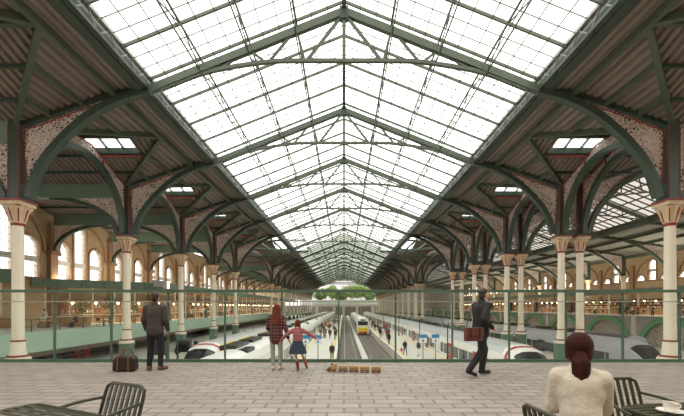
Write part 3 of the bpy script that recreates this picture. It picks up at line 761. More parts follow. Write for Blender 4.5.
# ------------------------------------------------------------------ far end: glazed screen, bridge, trees
AR = 12.3
def ell(n=32): return [(20 * math.cos(PI * i / n), H(4.2) + AR * math.sin(PI * i / n)) for i in range(n + 1)]
e_ = ell(); xs = 20 * S + .3
m = MB(); top = [(-36, H(4.2)), (-36, H(13.2)), (-20, H(13.2)), (-12, H(14.5)), (0, H(19.3)), (12, H(14.5)), (20, H(13.2)), (30, H(14.2)), (38, H(17)), (47, H(14)), (71, H(13)), (71, ZP - EYE), (24, ZP - EYE), (24, H(4.2))]
poly = top + [(a, b_) for a, b_ in e_]
m.prism([(a, xs, b_) for a, b_ in poly], (0, .3, 0)); struct(m.build('wall_end_screen', concrete))
m = MB(); m.sweep([(a, xs - .4, b_) for a, b_ in e_], 1.2, .8, (0, 1, 0)); struct(m.build('trim_end_arch', concrete))
m = MB()
for i in range(-9, 10):
    x = i * 1.7; zt = H(4.2) + AR * math.sqrt(max(0, 1 - (x / 20) ** 2))
    if zt > H(14): m.box(x - .09, x + .09, xs + .3, xs + .5, H(14), zt)
for z in (14, 15.2): w_ = 20 * math.sqrt(1 - ((z - 4.2) / AR) ** 2); m.box(-w_, w_, xs + .3, xs + .5, H(z) - .1, H(z) + .1)
struct(m.build('trim_end_glazing', steel))
g_ = [(20 * math.cos(a), H(4.2) + AR * math.sin(a)) for a in [math.asin(9.8 / AR) + (PI - 2 * math.asin(9.8 / AR)) * i / 16 for i in range(17)]]
struct(MB().add([(a, xs + .4, b_) for a, b_ in g_], [tuple(range(len(g_)))]).build('window_end', glass_mat('grey_end_glass', (.6, .58, .6), .8, (.5, .5, .5))))
t = thing('footbridge', 'pale concrete bridge crossing the tracks at the far end', 'bridge', (0, xs + 2, 0))
MB().box(-20, 22, 0, 6, H(.3), H(1.5)).build('deck', concrete, t); MB().box(-20, 22, 5, 5.3, H(1.5), H(4.4)).build('parapet', green_p2 := mat('grey_green_bridge_panel', (178, 186, 172), .6), t)
for x in (-17, -6.2, -.2, 8.2, 18): MB().add([(x + a * wd, y, z) for z, wd in ((ZRAIL, .55), (H(.3), .95)) for a, y in ((-1, 1), (1, 1), (1, 4), (-1, 4))], [(0, 1, 5, 4), (1, 2, 6, 5), (2, 3, 7, 6), (3, 0, 4, 7), (0, 3, 2, 1), (4, 5, 6, 7)]).build('pier', concrete, t)
struct(MB().box(-60, 80, 262, 263, -7, H(1.2)).build('wall_beyond_bridge', mat('dark_grey_stone', (96, 90, 84), .9)))  # one even dark grey behind the bridge
def tree(lab, x, y, h, rr, seed, lm):
    r = random.Random(seed); t = thing('leafy_tree', lab, 'tree', (x, y, -7), 0, 'trees beyond the station')
    MB().tube([(0, 0, 0), (.2, 0, h * .4), (0, .2, h * .75)], [.5, .35, .15], 8).build('trunk', bark, t)
    m = MB()
    for i in range(1500):
        d = V((r.gauss(0, 1), r.gauss(0, 1), r.gauss(0, 1))).normalized(); q = r.uniform(.55, 1)
        lump = 1 + .22 * math.sin(5 * d.x + seed) * math.sin(4 * d.z + 2 * seed)
        p = V((d.x * rr, d.y * rr, d.z * rr * .8)) * q * lump + V((0, 0, h - rr * .8)); a = V((r.uniform(-1, 1), r.uniform(-1, 1), r.uniform(-1, 1))).normalized(); b_ = a.orthogonal().normalized() * .35; a = a * .5
        m.add([p - a, p + b_, p + a, p - b_], [(0, 1, 2, 3)])
    m.build('foliage', lm, t)
for i, (x, h, rr, lm, lab) in enumerate(((-15.5, 21, 5, leafd, 'low mid green tree at the left of the far arch'), (-8.8, 24, 6, leafm, 'rounded bright green tree left of centre in the far arch'), (-1.8, 20, 4.5, leafd, 'short dark tree in the middle of the far arch'),
        (4.6, 24.5, 6.2, leafm, 'full bright green tree right of centre in the far arch'), (11.6, 24, 6, leafm, 'bright tree second from the right in the far arch'), (18.5, 21.5, 5.5, leafd, 'mid green tree at the right of the far arch'))):
    tree(lab, x, 238 + (i % 2) * 15, h, rr, i + 3, lm)
t = thing('office_block', 'grey office block behind the trees beyond the arch', 'building', (0, 330, -7))
MB().box(-40, 60, 0, 20, 0, 32).build('wall', mat('lilac_grey_facade', (190, 184, 184), .8), t)
# ------------------------------------------------------------------ trains
def sect(t, hw, zb, zt):                                           # t 0..1 from right sill over the roof to left sill
    P = [(.9, 0), (1, .12), (1, .62), (.93, .80), (.74, .93), (.4, .99), (0, 1.0), (-.4, .99), (-.74, .93), (-.93, .80), (-1, .62), (-1, .12), (-.9, 0)]
    f = t * 12; i = min(11, int(f)); f -= i; a, b = P[i], P[i + 1]
    return ((a[0] + (b[0] - a[0]) * f) * hw, zb + (a[1] + (b[1] - a[1]) * f) * (zt - zb))
NOSE = [(0, .50, 1.15), (.25, .68, 1.65), (.7, .80, 2.15), (1.4, .90, 2.75), (2.2, .97, 3.2), (3.2, 1.0, 3.4)]
def nose_at(y):
    for a, b in zip(NOSE[:-1], NOSE[1:]):
        if y <= b[0]: f = (y - a[0]) / (b[0] - a[0]); return a[1] + (b[1] - a[1]) * f, a[2] + (b[2] - a[2]) * f
    return 1.0, 3.4
def patch(m, hw, zb, ts, ys, off, mi=0):
    rows = []
    for y in ys:
        wv, hv = nose_at(y); hv2 = hv + off
        rows.append([((sect(t, hw * wv + off, zb, zb + hv2)[0]), y - off * (1 if y < 2.4 else 0), sect(t, hw * wv + off, zb, zb + hv2)[1]) for t in ts])
    for A, B in zip(rows[:-1], rows[1:]):
        for i in range(len(ts) - 1): m.add([A[i], A[i + 1], B[i + 1], B[i]], [(0, 1, 2, 3)], mi)
def train(name, lab, x, y0, ncar, body, roofm, doorm, nose=True, stripe=None, side=1, pods=False, hatch=False, L=20.0, zoff=0):
    t = thing(name, lab, 'train', (x, y0, ZRAIL + zoff)); hw = 1.38; zb = .35; ht = 3.4
    T = [i / 24 for i in range(25)]
    for c in range(ncar):
        ya, yb = (3.2 if nose and c == 0 else c * L), (c + 1) * L - .5
        m = MB(); rows = [[(sect(q, hw, zb, zb + ht)[0], y, sect(q, hw, zb, zb + ht)[1]) for q in T] for y in (ya, yb)]
        for i in range(24): m.add([rows[0][i], rows[0][i + 1], rows[1][i + 1], rows[1][i]], [(0, 1, 2, 3)], 1 if 6 <= i < 18 else 0)
        for r in rows: m.add(r, [tuple(range(25))], 0)
        car = m.build('carriage', [body, roofm], t, True)
        MB().box(-1.1, 1.1, ya + .3, yb - .3, -.0, .4).build('underframe', black_t, car)
        for sd in (-1, 1):
            MB().box(sd * hw - .02, sd * hw + .02, ya + .8, yb - .8, 1.35, 2.42).build('window_band', winband, car)
            m = MB(); yy = ya + 1.2
            while yy < yb - 1: m.box(sd * hw - .035, sd * hw + .035, yy, yy + .12, 1.3, 2.45); yy += 2.6
            m.build('window_pillar', body, car)
            for dy in (.28, .74):
                yd = ya + (yb - ya) * dy
                MB().box(sd * hw - .045, sd * hw + .045, yd - .75, yd + .75, .45, 2.6).build('door', doorm, car)
                MB().box(sd * hw - .055, sd * hw + .055, yd - .5, yd + .5, 1.5, 2.3).build('door_window', winband, car)
        if pods:
            for f in ((.55, .8) if c == 0 else (.1, .32, .55, .78)):
                q = MB().box(-.95, .1, ya + (yb - ya) * f - 1.5, ya + (yb - ya) * f + 1.5, zb + ht - .1, zb + ht + .22, 0)
                q.box(-.97, -.82, ya + (yb - ya) * f - 1.5, ya + (yb - ya) * f + 1.5, zb + ht + .2, zb + ht + .25, 1)
                q.build('roof_pod', [black_t, yel_t], car, bevel=.05)
        if hatch:
            q = MB().box(.35, .95, ya + 7, ya + 8.8, zb + ht - .25, zb + ht + .03); q.build('roof_hatch', black_t, car, bevel=.04)
        if c < ncar - 1: MB().box(-1.0, 1.0, yb, yb + .5, .6, zb + ht - .4).build('gangway', black_t, car)
    if nose:
        m = MB(); TT = T; rows = []
        for y, wv, hv in NOSE: rows.append([(sect(q, hw * wv, zb, zb + hv)[0], y, sect(q, hw * wv, zb, zb + hv)[1]) for q in TT])
        for A, B in zip(rows[:-1], rows[1:]):
            for i in range(24): m.add([A[i], A[i + 1], B[i + 1], B[i]], [(0, 1, 2, 3)])
        m.add(rows[0], [tuple(range(25))]); m.build('cab_nose', body, t, True)
        m = MB(); patch(m, hw, zb, [.30 + .4 * i / 10 for i in range(11)], [.3, .7, 1.1, 1.5, 1.9], .02); m.build('windscreen', black_t, t, True)
        m = MB()
        for a in (.22, .78): m.beam((sect(a, hw * .72, zb, zb + 1.4)[0], .05, zb + .7), (sect(a, hw * .72, zb, zb + 1.4)[0], .12, zb + 1.0), .25, .2)
        m.build('headlamp', white_s, t)
        if stripe:
            m = MB()
            for a in (.14, .76): patch(m, hw, zb, [a, a + .05, a + .1], [.1, .7, 1.4, 2.2, 2.6], .02)
            patch(m, hw, zb, [.1 + .8 * i / 20 for i in range(21)], [2.5, 2.8], .02)
            m.build('cab_stripe', stripe, t, True)
    return t
train('train', 'silver roofed white train with red doors and red striped nose beside the right platform', 12.5, 21.8, 9, white_t, silver_t, red_t, stripe=red_t)
train('train', 'white train alongside the left platform, black roof pods edged yellow', -6.9, 11.5, 10, white_t, white_t, winband, nose=True, hatch=True, pods=True)
train('train', 'pale train with dark windscreen in the outer left track near the green pedestals', -10.3, 23.5, 9, white_t, silver_t, red_t, stripe=red_t)
train('train', 'grey roofed train in the far right hall with dark windscreen', 26.2, 29, 8, grey_t, grey_t, winband, zoff=-.3)
train('train', 'black roofed train with yellow edged pods beside the arched grey wall', 29.8, 36, 8, grey_t, black_t, winband, nose=False, pods=True, zoff=-.3)
def flat_train():
    t = thing('train', 'white flat fronted train with yellow front panel on the right centre track', 'train', (4.3, 80, ZRAIL))
    m = MB(); T = [i / 24 for i in range(25)]
    for c in range(4):
        ya, yb = c * 20 + .35, c * 20 + 19.6
        m = MB(); rows = [[(sect(q, 1.4 * s, .3, 4.0 * s2)[0], y, sect(q, 1.4 * s, .3, 4.0 * s2)[1]) for q in T] for y, s, s2 in ((ya - .3, .93, .96), (ya, 1, 1), (yb, 1, 1))]
        for A, B in zip(rows[:-1], rows[1:]):
            for i in range(24): m.add([A[i], A[i + 1], B[i + 1], B[i]], [(0, 1, 2, 3)])
        for r in (rows[0], rows[-1]): m.add(r, [tuple(range(25))])
        car = m.build('carriage', white_t, t, True)
        for sd in (-1, 1): MB().box(sd * 1.4 - .02, sd * 1.4 + .02, ya + 2, yb - .6, 1.5, 2.6).build('window_band', winband, car)
    MB().box(-1.1, 1.1, -.06, .1, .75, 1.75).build('yellow_panel', yel_t, t, bevel=.05)
    MB().box(-1.1, 1.1, -.05, .1, 2.25, 3.15).build('windscreen', black_t, t, bevel=.08)
    MB().box(-.95, .95, -.1, .1, .3, .75).build('buffer_beam', red_t, t)
    MB().box(-.5, .5, -.05, .1, 3.3, 3.55).build('destination_panel', black_t, t)
    MB().box(-1.1, 1.1, .5, 79, -.02, .35).build('underframe', black_t, t)
flat_train()

# ------------------------------------------------------------------ people
def cap(m, p, q, r1, r2, n=8):
    m.ball(p, r1, n); m.ball(q, r2, n); m.tube([p, q], [r1, r2], n)
def fuse(m, name, material, voxel, parent=None, smooth=4):
    tmp = bpy.data.objects.new(name, m.mesh(name, material)); COL.objects.link(tmp)
    r = tmp.modifiers.new('r', 'REMESH'); r.mode = 'VOXEL'; r.voxel_size = voxel; r.use_smooth_shade = True
    s = tmp.modifiers.new('s', 'SMOOTH'); s.factor = .5; s.iterations = smooth
    dg = bpy.context.evaluated_depsgraph_get(); me = bpy.data.meshes.new_from_object(tmp.evaluated_get(dg)); me.name = name
    old = tmp.data; bpy.data.objects.remove(tmp); bpy.data.meshes.remove(old)
    me.materials.clear(); me.materials.append(material)
    o = bpy.data.objects.new(name, me); COL.objects.link(o)
    if parent: o.parent = parent
    return o
def joints(**kw):
    J = dict(head=(0, .02, 1.665), neck=(0, 0, 1.50), chest=(0, 0, 1.30), waist=(0, 0, 1.08), pel=(0, 0, .95))
    for s, k in ((-1, 'L'), (1, 'R')):
        J['sh' + k] = (s * .185, 0, 1.425); J['el' + k] = (s * .245, -.03, 1.15); J['wr' + k] = (s * .25, .05, .91); J['hd' + k] = (s * .245, .07, .81)
        J['hp' + k] = (s * .095, 0, .93); J['kn' + k] = (s * .11, .03, .51); J['an' + k] = (s * .11, -.02, .09); J['to' + k] = (s * .125, .16, .035)
    J.update(kw); return {k: V(v) for k, v in J.items()}
def hand(m, J, k):
    wv, hd = J['wr' + k], J['hd' + k]; d = (hd - wv).normalized(); s = -1 if k == 'L' else 1
    fwd = V((0, 1, 0)); fwd = (fwd - d * fwd.dot(d)).normalized(); sd = d.cross(fwd)
    cap(m, wv, wv + d * .05, .027, .03); m.ball(wv + d * .075, (.032, .036, .042), 8)
    for i, (o, ln) in enumerate(((.03, .072), (.010, .08), (-.010, .074), (-.028, .058))):
        b = wv + d * .1 + fwd * o; e = b + d * ln * .55; f = e + (d * .7 - sd * .5 * s).normalized() * ln * .45
        cap(m, b - d * .03, e, .0095, .009, 6); cap(m, e, f, .009, .008, 6)
    b = wv + d * .05 + fwd * .03; cap(m, b, b + (d + fwd * .9).normalized() * .06, .012, .01, 6)
def head(m, J, face=(0, 1, 0)):
    h = J['head']; f = V(face).normalized(); r = f.cross(V((0, 0, 1))).normalized()
    cap(m, J['neck'] - V((0, 0, .06)), h - V((0, 0, .06)) - f * .01, .058, .052)
    m.ball(h + V((0, 0, .02)), (.078, .092, .10), 12); m.ball(h + f * .02 - V((0, 0, .04)), (.062, .07, .075), 10)
    m.ball(h + f * .05 - V((0, 0, .095)), .028, 8)
    cap(m, h + f * .088 + V((0, 0, .01)), h + f * .108 - V((0, 0, .028)), .01, .016, 6)
    for s in (-1, 1):
        m.ball(h + r * s * .078 - V((0, 0, .01)), (.016, .022, .034), 6)
        m.ball(h + r * s * .03 + f * .086 + V((0, 0, .018)), .013, 6); cap(m, h + r * s * .015 + f * .088 + V((0, 0, .036)), h + r * s * .045 + f * .078 + V((0, 0, .034)), .009, .008, 6)
    cap(m, h + f * .088 - r * .02 - V((0, 0, .062)), h + f * .088 + r * .02 - V((0, 0, .062)), .009, .009, 6)
def torso(m, J, g=0, female=0):
    m.ball(J['chest'], (.165 + g - .015 * female, .11 + g, .20), 14); m.ball(J['chest'] + V((0, 0, .09)), (.17 + g - .02 * female, .09 + g, .10), 14)
    m.ball(J['waist'], (.14 + g - .02 * female, .10 + g, .2), 14); m.ball(J['pel'], (.165 + g, .12 + g, .13), 14)
    for s in (-1, 1): cap(m, J['chest'] + V((s * .05, 0, 0)), J['pel'] + V((s * .05, 0, 0)), .098 + g - .012 * female, .10 + g, 12)
    for k in 'LR': cap(m, J['neck'] - V((0, 0, .05)), J['sh' + k], .055 + g, .054 + g)
def arms(m, J, g=0, to=1.0):
    for k in 'LR':
        cap(m, J['sh' + k], J['el' + k], .056 + g, .044 + g); e = J['el' + k].lerp(J['wr' + k], to); cap(m, J['el' + k], e, .043 + g, .031 + g)
def legs(m, J, g=0, to=1.0, top=True):
    for k in 'LR':
        cap(m, J['hp' + k], J['kn' + k], .085 + g, .058 + g); cap(m, J['kn' + k], J['kn' + k].lerp(J['an' + k], to), .057 + g, .042 + g)
def shoes(t, J, m_, sole=None, high=0):
    for k in 'LR':
        m = MB(); a, o = J['an' + k], J['to' + k]; d = (o - a); d.z = 0 if abs(d.z) < .2 else d.z
        back = a + V((0, 0, -.045)) - (o - a).normalized() * .04
        cap(m, back, o + V((0, 0, .01)), .046, .042); cap(m, a + V((0, 0, .02)), back, .05, .046)
        if high: cap(m, a, a.lerp(J['kn' + k], high), .052, .066)
        fuse(m, 'boot' if high else 'shoe', m_, .012, t)
def body(J, lab, face=(0, 1, 0), female=0, g=-.012):
    m = MB(); torso(m, J, g, female); arms(m, J, -.006); legs(m, J, -.012); head(m, J, face)
    for k in 'LR': hand(m, J, k); cap(m, J['an' + k] - V((0, 0, .03)), J['to' + k], .034, .03)
    o = fuse(m, 'person', skinm, .009, None, 3); return tag(o, lab, 'person')
def place(o, x, y, z=0, rz=0, s=1.0): o.location = (x, y, z); o.rotation_euler = (0, 0, rz); o.scale = (s, s, s)

# man with the bag, seen from behind
J = joints(wrL=(-.24, .1, .93), wrR=(.24, .1, .93), hdL=(-.2, .14, .85), hdR=(.2, .14, .85), anL=(-.13, 0, .09), anR=(.12, 0, .09), toL=(-.17, .17, .035), toR=(.19, .17, .035), hpL=(-.09, 0, .93), hpR=(.09, 0, .93))
p = body(J, 'man seen from behind in a charcoal jacket and dark trousers beside a duffel bag')
m = MB(); torso(m, J, .03); arms(m, J, .018); m.ball((0, 0, .9), (.195, .15, .14), 14); cap(m, (0, -.01, 1.5), (0, .01, 1.53), .075, .07); fuse(m, 'jacket', suit_g, .011, p, 9)
m = MB(); legs(m, J, .016, 1.0); m.ball(J['pel'], (.17, .13, .13), 12); fuse(m, 'trousers', navy, .011, p, 9); shoes(p, J, shoe_b)
m = MB(); m.ball(J['head'] + V((0, -.015, .045)), (.086, .098, .092), 12); m.ball(J['head'] + V((0, -.05, -.02)), (.078, .062, .085), 12); fuse(m, 'hair', hair_d, .01, p)
place(p, -4.32, 8.05, 0, .08, 1.0)
# woman in plaid shirt with long hair
J = joints(wrR=(.33, .02, .86), elR=(.27, -.02, 1.12), hdR=(.37, .03, .78), elL=(-.25, .05, 1.13), wrL=(-.16, .2, 1.02), hdL=(-.1, .26, 1.0), shL=(-.165, 0, 1.42), shR=(.165, 0, 1.42), head=(.02, .03, 1.66), anL=(-.09, 0, .09), anR=(.09, .03, .09))
p = body(J, 'long-haired woman in a maroon plaid shirt holding a girl by the hand', (.25, 1, 0), 1)
m = MB(); torso(m, J, .035, 1); arms(m, J, .02, .92); m.ball((0, 0, .86), (.195, .15, .17), 14); cap(m, (0, -.01, 1.47), (0, .01, 1.5), .07, .066); fuse(m, 'shirt', plaid1, .011, p, 9)
m = MB(); legs(m, J, .008, .98); m.ball(J['pel'], (.165, .125, .12), 12); fuse(m, 'jeans', jeans, .011, p); shoes(p, J, mat('cream_canvas_shoe', (206, 186, 160), .8))
m = MB(); m.ball(J['head'] + V((0, -.01, .04)), (.094, .108, .1), 12)
for a in range(-3, 4): cap(m, J['head'] + V((a * .024, -.05, .03)), V((a * .03 + .02, -.14 + abs(a) * .012, 1.22 + .03 * abs(a))), .05, .03)
fuse(m, 'hair', hair_r, .01, p); place(p, -1.56, 8.1, 0, -.1, .845)
# girl with outstretched arms
J = joints(elL=(-.42, .0, 1.27), wrL=(-.6, .04, 1.07), hdL=(-.68, .06, 1.0), elR=(.42, .02, 1.3), wrR=(.63, .06, 1.16), hdR=(.73, .08, 1.12), knR=(.16, .1, .52), anR=(.3, -.16, .30), toR=(.34, -.16, .12), anL=(-.0, .02, .09), toL=(-.0, .17, .035), knL=(-.06, .03, .51), head=(0, .02, 1.68))
p = body(J, 'girl in red plaid shirt and dark denim skirt with arms spread wide', (.35, 1, 0), 1)
m = MB(); torso(m, J, .03, 1); arms(m, J, .024, .95); cap(m, (0, -.01, 1.47), (0, .01, 1.5), .07, .066); fuse(m, 'shirt', plaid2, .012, p)
m = MB(); pr = [(.17, 1.08), (.2, .95), (.26, .8), (.31, .62), (.29, .62), (.23, .82), (.15, 1.04)]
m.lathe(pr, (0, 0, 0), 36, 0, lambda i, a: 1 + (.06 * math.cos(12 * a) if 2 <= i <= 4 else 0)); o = m.build('skirt', denim, p, True)
shoes(p, J, boot, high=.5)
m = MB(); m.ball(J['head'] + V((0, -.01, .045)), (.1, .112, .104), 12); m.ball(J['head'] + V((0, -.06, -.02)), (.085, .06, .09), 12)
for s in (-1, 1): cap(m, J['head'] + V((s * .07, -.06, -.03)), J['head'] + V((s * .1, -.07, -.2)), .035, .02)
fuse(m, 'hair', hair_r, .011, p); place(p, -1.05, 8.0, 0, 0, .64)
# man walking to the right with a satchel
J = joints(pel=(0, 0, .93), chest=(0, .03, 1.30), waist=(0, .01, 1.08), neck=(0, .05, 1.5), head=(0, .1, 1.665), knR=(.1, -.05, .51), anR=(.1, -.36, .15), toR=(.1, -.2, .04), knL=(-.1, .2, .52), anL=(-.1, .13, .09), toL=(-.1, .32, .035), hpL=(-.09, .02, .93), hpR=(.09, -.01, .93),
           elR=(.28, -.16, 1.17), wrR=(.25, .08, 1.0), hdR=(.23, .17, .95), elL=(-.25, .1, 1.16), wrL=(-.22, .24, .98), hdL=(-.2, .3, .92), shR=(.185, .03, 1.43), shL=(-.185, .04, 1.43))
p = body(J, 'man in a black suit walking right past the glass with a brown satchel', (0, 1, 0))
m = MB(); torso(m, J, .03); arms(m, J, .02); m.ball((0, 0, .88), (.195, .165, .16), 14); m.ball((0, -.02, .8), (.185, .165, .08), 14); cap(m, (0, .03, 1.5), (0, .06, 1.53), .075, .07); fuse(m, 'jacket', suit_k, .011, p, 9)
m = MB(); legs(m, J, .022, 1.0); m.ball(J['pel'], (.165, .125, .12), 12); fuse(m, 'trousers', suit_k, .011, p, 9); shoes(p, J, shoe_k)
m = MB(); m.ball(J['head'] + V((0, -.02, .045)), (.086, .098, .092), 12); m.ball(J['head'] + V((0, -.055, -.02)), (.08, .06, .085), 12); fuse(m, 'hair', hair_d, .01, p)
place(p, 2.88, 7.45, 0, -PI / 2 + .35, 1.03)
t = thing('satchel', 'brown leather satchel hanging at the hip of the walking man', 'bag', (2.62, 7.13, .76), .2)
MB().box(-.19, .19, -.055, .055, 0, .26).build('body', bag_b, t, bevel=.02); MB().box(-.195, .195, -.072, -.05, .1, .28).build('flap', bag_b, t, bevel=.012)
for s in (-.1, .1): MB().box(s - .012, s + .012, -.085, -.07, .06, .26).build('buckle_strap', bag_d, t)
MB().tube(crom([(-.17, 0, .25), (-.13, -.02, .42), (-.02, .06, .62), (.1, .16, .66)]), .009, 6).build('strap', bag_d, t)
# duffel bag
t = thing('duffel_bag', 'dark brown leather duffel bag standing on the deck beside the man', 'bag', (-4.93, 7.95, 0), .12); t.scale = (.86, .9, 1.15)
m = MB(); P = [(-.27, 0, .02), (-.255, 0, .24), (-.2, 0, .3), (.2, 0, .3), (.255, 0, .24), (.27, 0, .02)]
MB().prism(P, (0, .30, 0)).build('body', bag_d, t, bevel=.035)
for y in (-.12, .12): MB().tube(crom([(-.13, y * 1.3, .1), (-.12, y * 1.25, .28), (-.07, y * .6, .42), (.07, y * .6, .42), (.12, y * 1.25, .28), (.13, y * 1.3, .1)]), .014, 6).build('handle', shoe_b, t)
for x in (-.13, .13): MB().box(x - .02, x + .02, -.16, .16, .0, .31).build('strap', shoe_b, t)

# small figures on platforms and galleries
def small(pose):
    J = {'stand': joints(), 'walk': joints(knL=(-.1, .16, .53), anL=(-.1, .22, .1), toL=(-.1, .38, .04), knR=(.1, -.02, .5), anR=(.1, -.25, .14), toR=(.1, -.12, .04), wrL=(-.25, -.1, .95), wrR=(.25, .2, .97), hdL=(-.25, -.12, .87), hdR=(.25, .26, .91)),
         'look': joints(wrR=(.12, .25, 1.15), elR=(.24, .05, 1.15), hdR=(.06, .32, 1.2)),
         'sit': joints(pel=(0, 0, .55), waist=(0, .0, .7), chest=(0, .02, .92), neck=(0, .03, 1.12), head=(0, .06, 1.28), shL=(-.18, .02, 1.05), shR=(.18, .02, 1.05), elL=(-.24, .05, .8), elR=(.24, .05, .8), wrL=(-.15, .28, .72), wrR=(.15, .28, .72), hdL=(-.1, .36, .72), hdR=(.1, .36, .72),
                       hpL=(-.1, 0, .53), hpR=(.1, 0, .53), knL=(-.12, .42, .52), knR=(.12, .42, .52), anL=(-.12, .4, .09), anR=(.12, .4, .09), toL=(-.12, .56, .035), toR=(.12, .56, .035))}[pose]
    m = MB(); torso(m, J, .02); arms(m, J, .012); legs(m, J, .012); head(m, J)
    for k in 'LR': cap(m, J['wr' + k], J['hd' + k], .036, .034); cap(m, J['an' + k] - V((0, 0, .04)), J['to' + k], .05, .045)
    o = fuse(m, 'person', skinm, .028, None, 1); me = o.data; bpy.data.objects.remove(o)
    me.materials.clear(); hz = J['head'].z; out = []
    wr = [J['wrL'], J['wrR'], J['hdL'], J['hdR']]
    for pl in me.polygons:
        c = V(pl.center)
        if c.z > hz - .16: i = 0 if (c.z > hz + .05 or c.y < J['head'].y - .03) else 1
        elif min((c - a).length for a in wr) < .075: i = 1
        elif c.z < .11: i = 4
        elif (pose != 'sit' and c.z < .86 and abs(c.x) < .2) or (pose == 'sit' and (c.z < .62 and c.y > .1 or c.z < .5)): i = 3
        else: i = 2
        pl.material_index = i
    return me
PROT = {k: small(k) for k in ('stand', 'walk', 'look', 'sit')}
CLOTH = {'black': (34, 33, 36), 'navy': (40, 48, 70), 'grey': (112, 110, 110), 'white': (228, 224, 218), 'red': (160, 52, 48), 'tan': (184, 152, 112), 'blue': (86, 120, 160), 'brown': (96, 70, 54), 'pink': (212, 164, 150), 'olive': (98, 100, 70)}
CM = {k: mat(k + '_cloth', v, .9) for k, v in CLOTH.items()}
VAR = {}
def person(pose, top, leg, lab, x, y, z, rz, grp, s=.97):
    key = (pose, top, leg)
    if key not in VAR:
        me = PROT[pose].copy()
        for q in (hair_d, skinm, CM[top], CM[leg], shoe_k): me.materials.append(q)
        VAR[key] = me
    o = bpy.data.objects.new('person', VAR[key]); COL.objects.link(o); place(o, x, y, z, rz, s); return tag(o, lab, 'person', grp)
def onp(px, py, z=ZP): d = 352 * (EYE - z) / (py - 307); return (px - 344) / 352 * d, d
LP = 'passengers on the left platform'; RP = 'passengers on the right platform'
for px, py, pose, top, leg, rz, lab, g in ((332, 360, 'stand', 'black', 'black', PI, 'man in a black suit standing alone at the near end of the left platform', LP), (405, 355, 'walk', 'black', 'navy', PI + .3, 'man in a dark coat carrying a red bag on the right platform', RP),
        (418.5, 356, 'walk', 'navy', 'white', 2.2, 'person in navy top and white trousers walking below the blue signs', RP), (389, 344.5, 'stand', 'black', 'black', .4, 'person in black standing near the yellow line of the right platform', RP),
        (380.5, 338, 'look', 'navy', 'grey', .2, 'person in navy looking down on the right platform', RP), (375, 331, 'stand', 'black', 'brown', 0, 'person in black and brown farther along the right platform', RP), (372, 328, 'walk', 'grey', 'navy', PI, 'person in grey walking between others on the right platform', RP),
        (325, 337, 'walk', 'black', 'navy', .5, 'person in black walking up the left platform near the train', LP), (331, 335, 'stand', 'white', 'navy', .5, 'person in a white top mid left platform', LP), (334.5, 334, 'stand', 'navy', 'black', PI, 'person in navy and black by the yellow line of the left platform', LP),
        (318, 331, 'stand', 'brown', 'navy', 0, 'person in a brown coat beside the white train', LP), (322, 329.5, 'walk', 'black', 'black', PI, 'person in all black walking beside the white train', LP), (327, 327, 'look', 'tan', 'navy', 0, 'person in a tan coat on the left platform', LP),
        (338, 325, 'walk', 'black', 'grey', 0, 'person in black and grey close to the left platform edge', LP)):
    x, y = onp(px, py); person(pose, top, leg, lab, x, y, ZP, rz, g)
x, y = onp(404, 355); t = thing('tote_bag', 'red bag carried by the man on the right platform', 'bag', (x - .28, y, ZP + .42)); MB().box(-.1, .1, -.22, .22, 0, .32).build('body', red_t, t, bevel=.02); MB().tube([(0, -.1, .3), (0, -.06, .44), (0, .06, .44), (0, .1, .3)], .015, 6).build('handle', bag_d, t)
rr = random.Random(11); tops = list(CLOTH); cnt = {}
for side, x0, x1, g, N in (('left', -4.9, -1.4, LP, 52), ('right', 6.9, 9.5, RP, 52)):
    ds = sorted(58 + 150 * rr.random() ** 1.3 for _ in range(N))
    for i, d in enumerate(ds):
        a, b_ = rr.choice(tops), rr.choice(['black', 'navy', 'grey', 'brown', 'tan']); cnt[(side, a, b_)] = cnt.get((side, a, b_), 0) + 1
        po = rr.choice(['stand', 'walk', 'walk', 'look'])
        person(po, a, b_, f'distant passenger, {a} top, {b_} trousers, {side} platform, {ORD[cnt[(side, a, b_)]]} such from the camera', rr.uniform(x0, x1), d, ZP, rr.choice([0, PI]) + rr.uniform(-.5, .5), g, rr.uniform(.9, 1.0))
for i in range(10):
    a = tops[i]; person(rr.choice(['stand', 'walk']), a, 'navy', f'passenger in a {a} top on the platform behind the left trains', -13 - rr.random() * 5, 34 + i * 7, ZP, rr.uniform(0, 6), 'passengers on the outer left platform')
LGp = 'people on the left gallery'
person('stand', 'white', 'grey', 'person in a white shirt standing at the left kiosk counter', -32.0, 37.6, 0, .2, LGp, 1.05)
person('sit', 'white', 'tan', 'seated person in white on the left gallery, left of a pair', -29.45, 34.5, 0, PI + .5, LGp)
person('sit', 'pink', 'brown', 'seated person in pink on the left gallery, right of a pair', -28.6, 34.55, 0, PI - .3, LGp)
person('sit', 'navy', 'navy', 'seated man in navy on the left gallery in front of the counter', -27.2, 35.7, 0, PI - .2, LGp)
def block_seat(lab, x, y, rz=0):
    t = thing('bench_seat', lab, 'bench', (x, y, 0), rz, 'gallery benches'); MB().box(-1.0, 1.0, -.3, .3, .38, .46).build('seat', woodwarm, t, bevel=.02)
    for a in (-.8, .8): MB().box(a - .06, a + .06, -.25, .25, 0, .38).build('leg', steel, t)
block_seat('low timber bench under the seated pair on the left gallery', -29.02, 34.56, .05); block_seat('low timber bench under the seated man in navy', -27.1, 35.72, -.1)
k = 0
for i in range(12):
    a = tops[(i * 3) % 10]; b_ = ['black', 'navy', 'tan'][i % 3]
    person(['stand', 'walk', 'look'][i % 3], a, b_, f'person in {a} top and {b_} trousers on the left gallery, {ORD[i + 1]} beyond the angled canopy', -25.2 - rr.random() * 3, 52 + i * 8, 0, rr.uniform(0, 6), LGp)
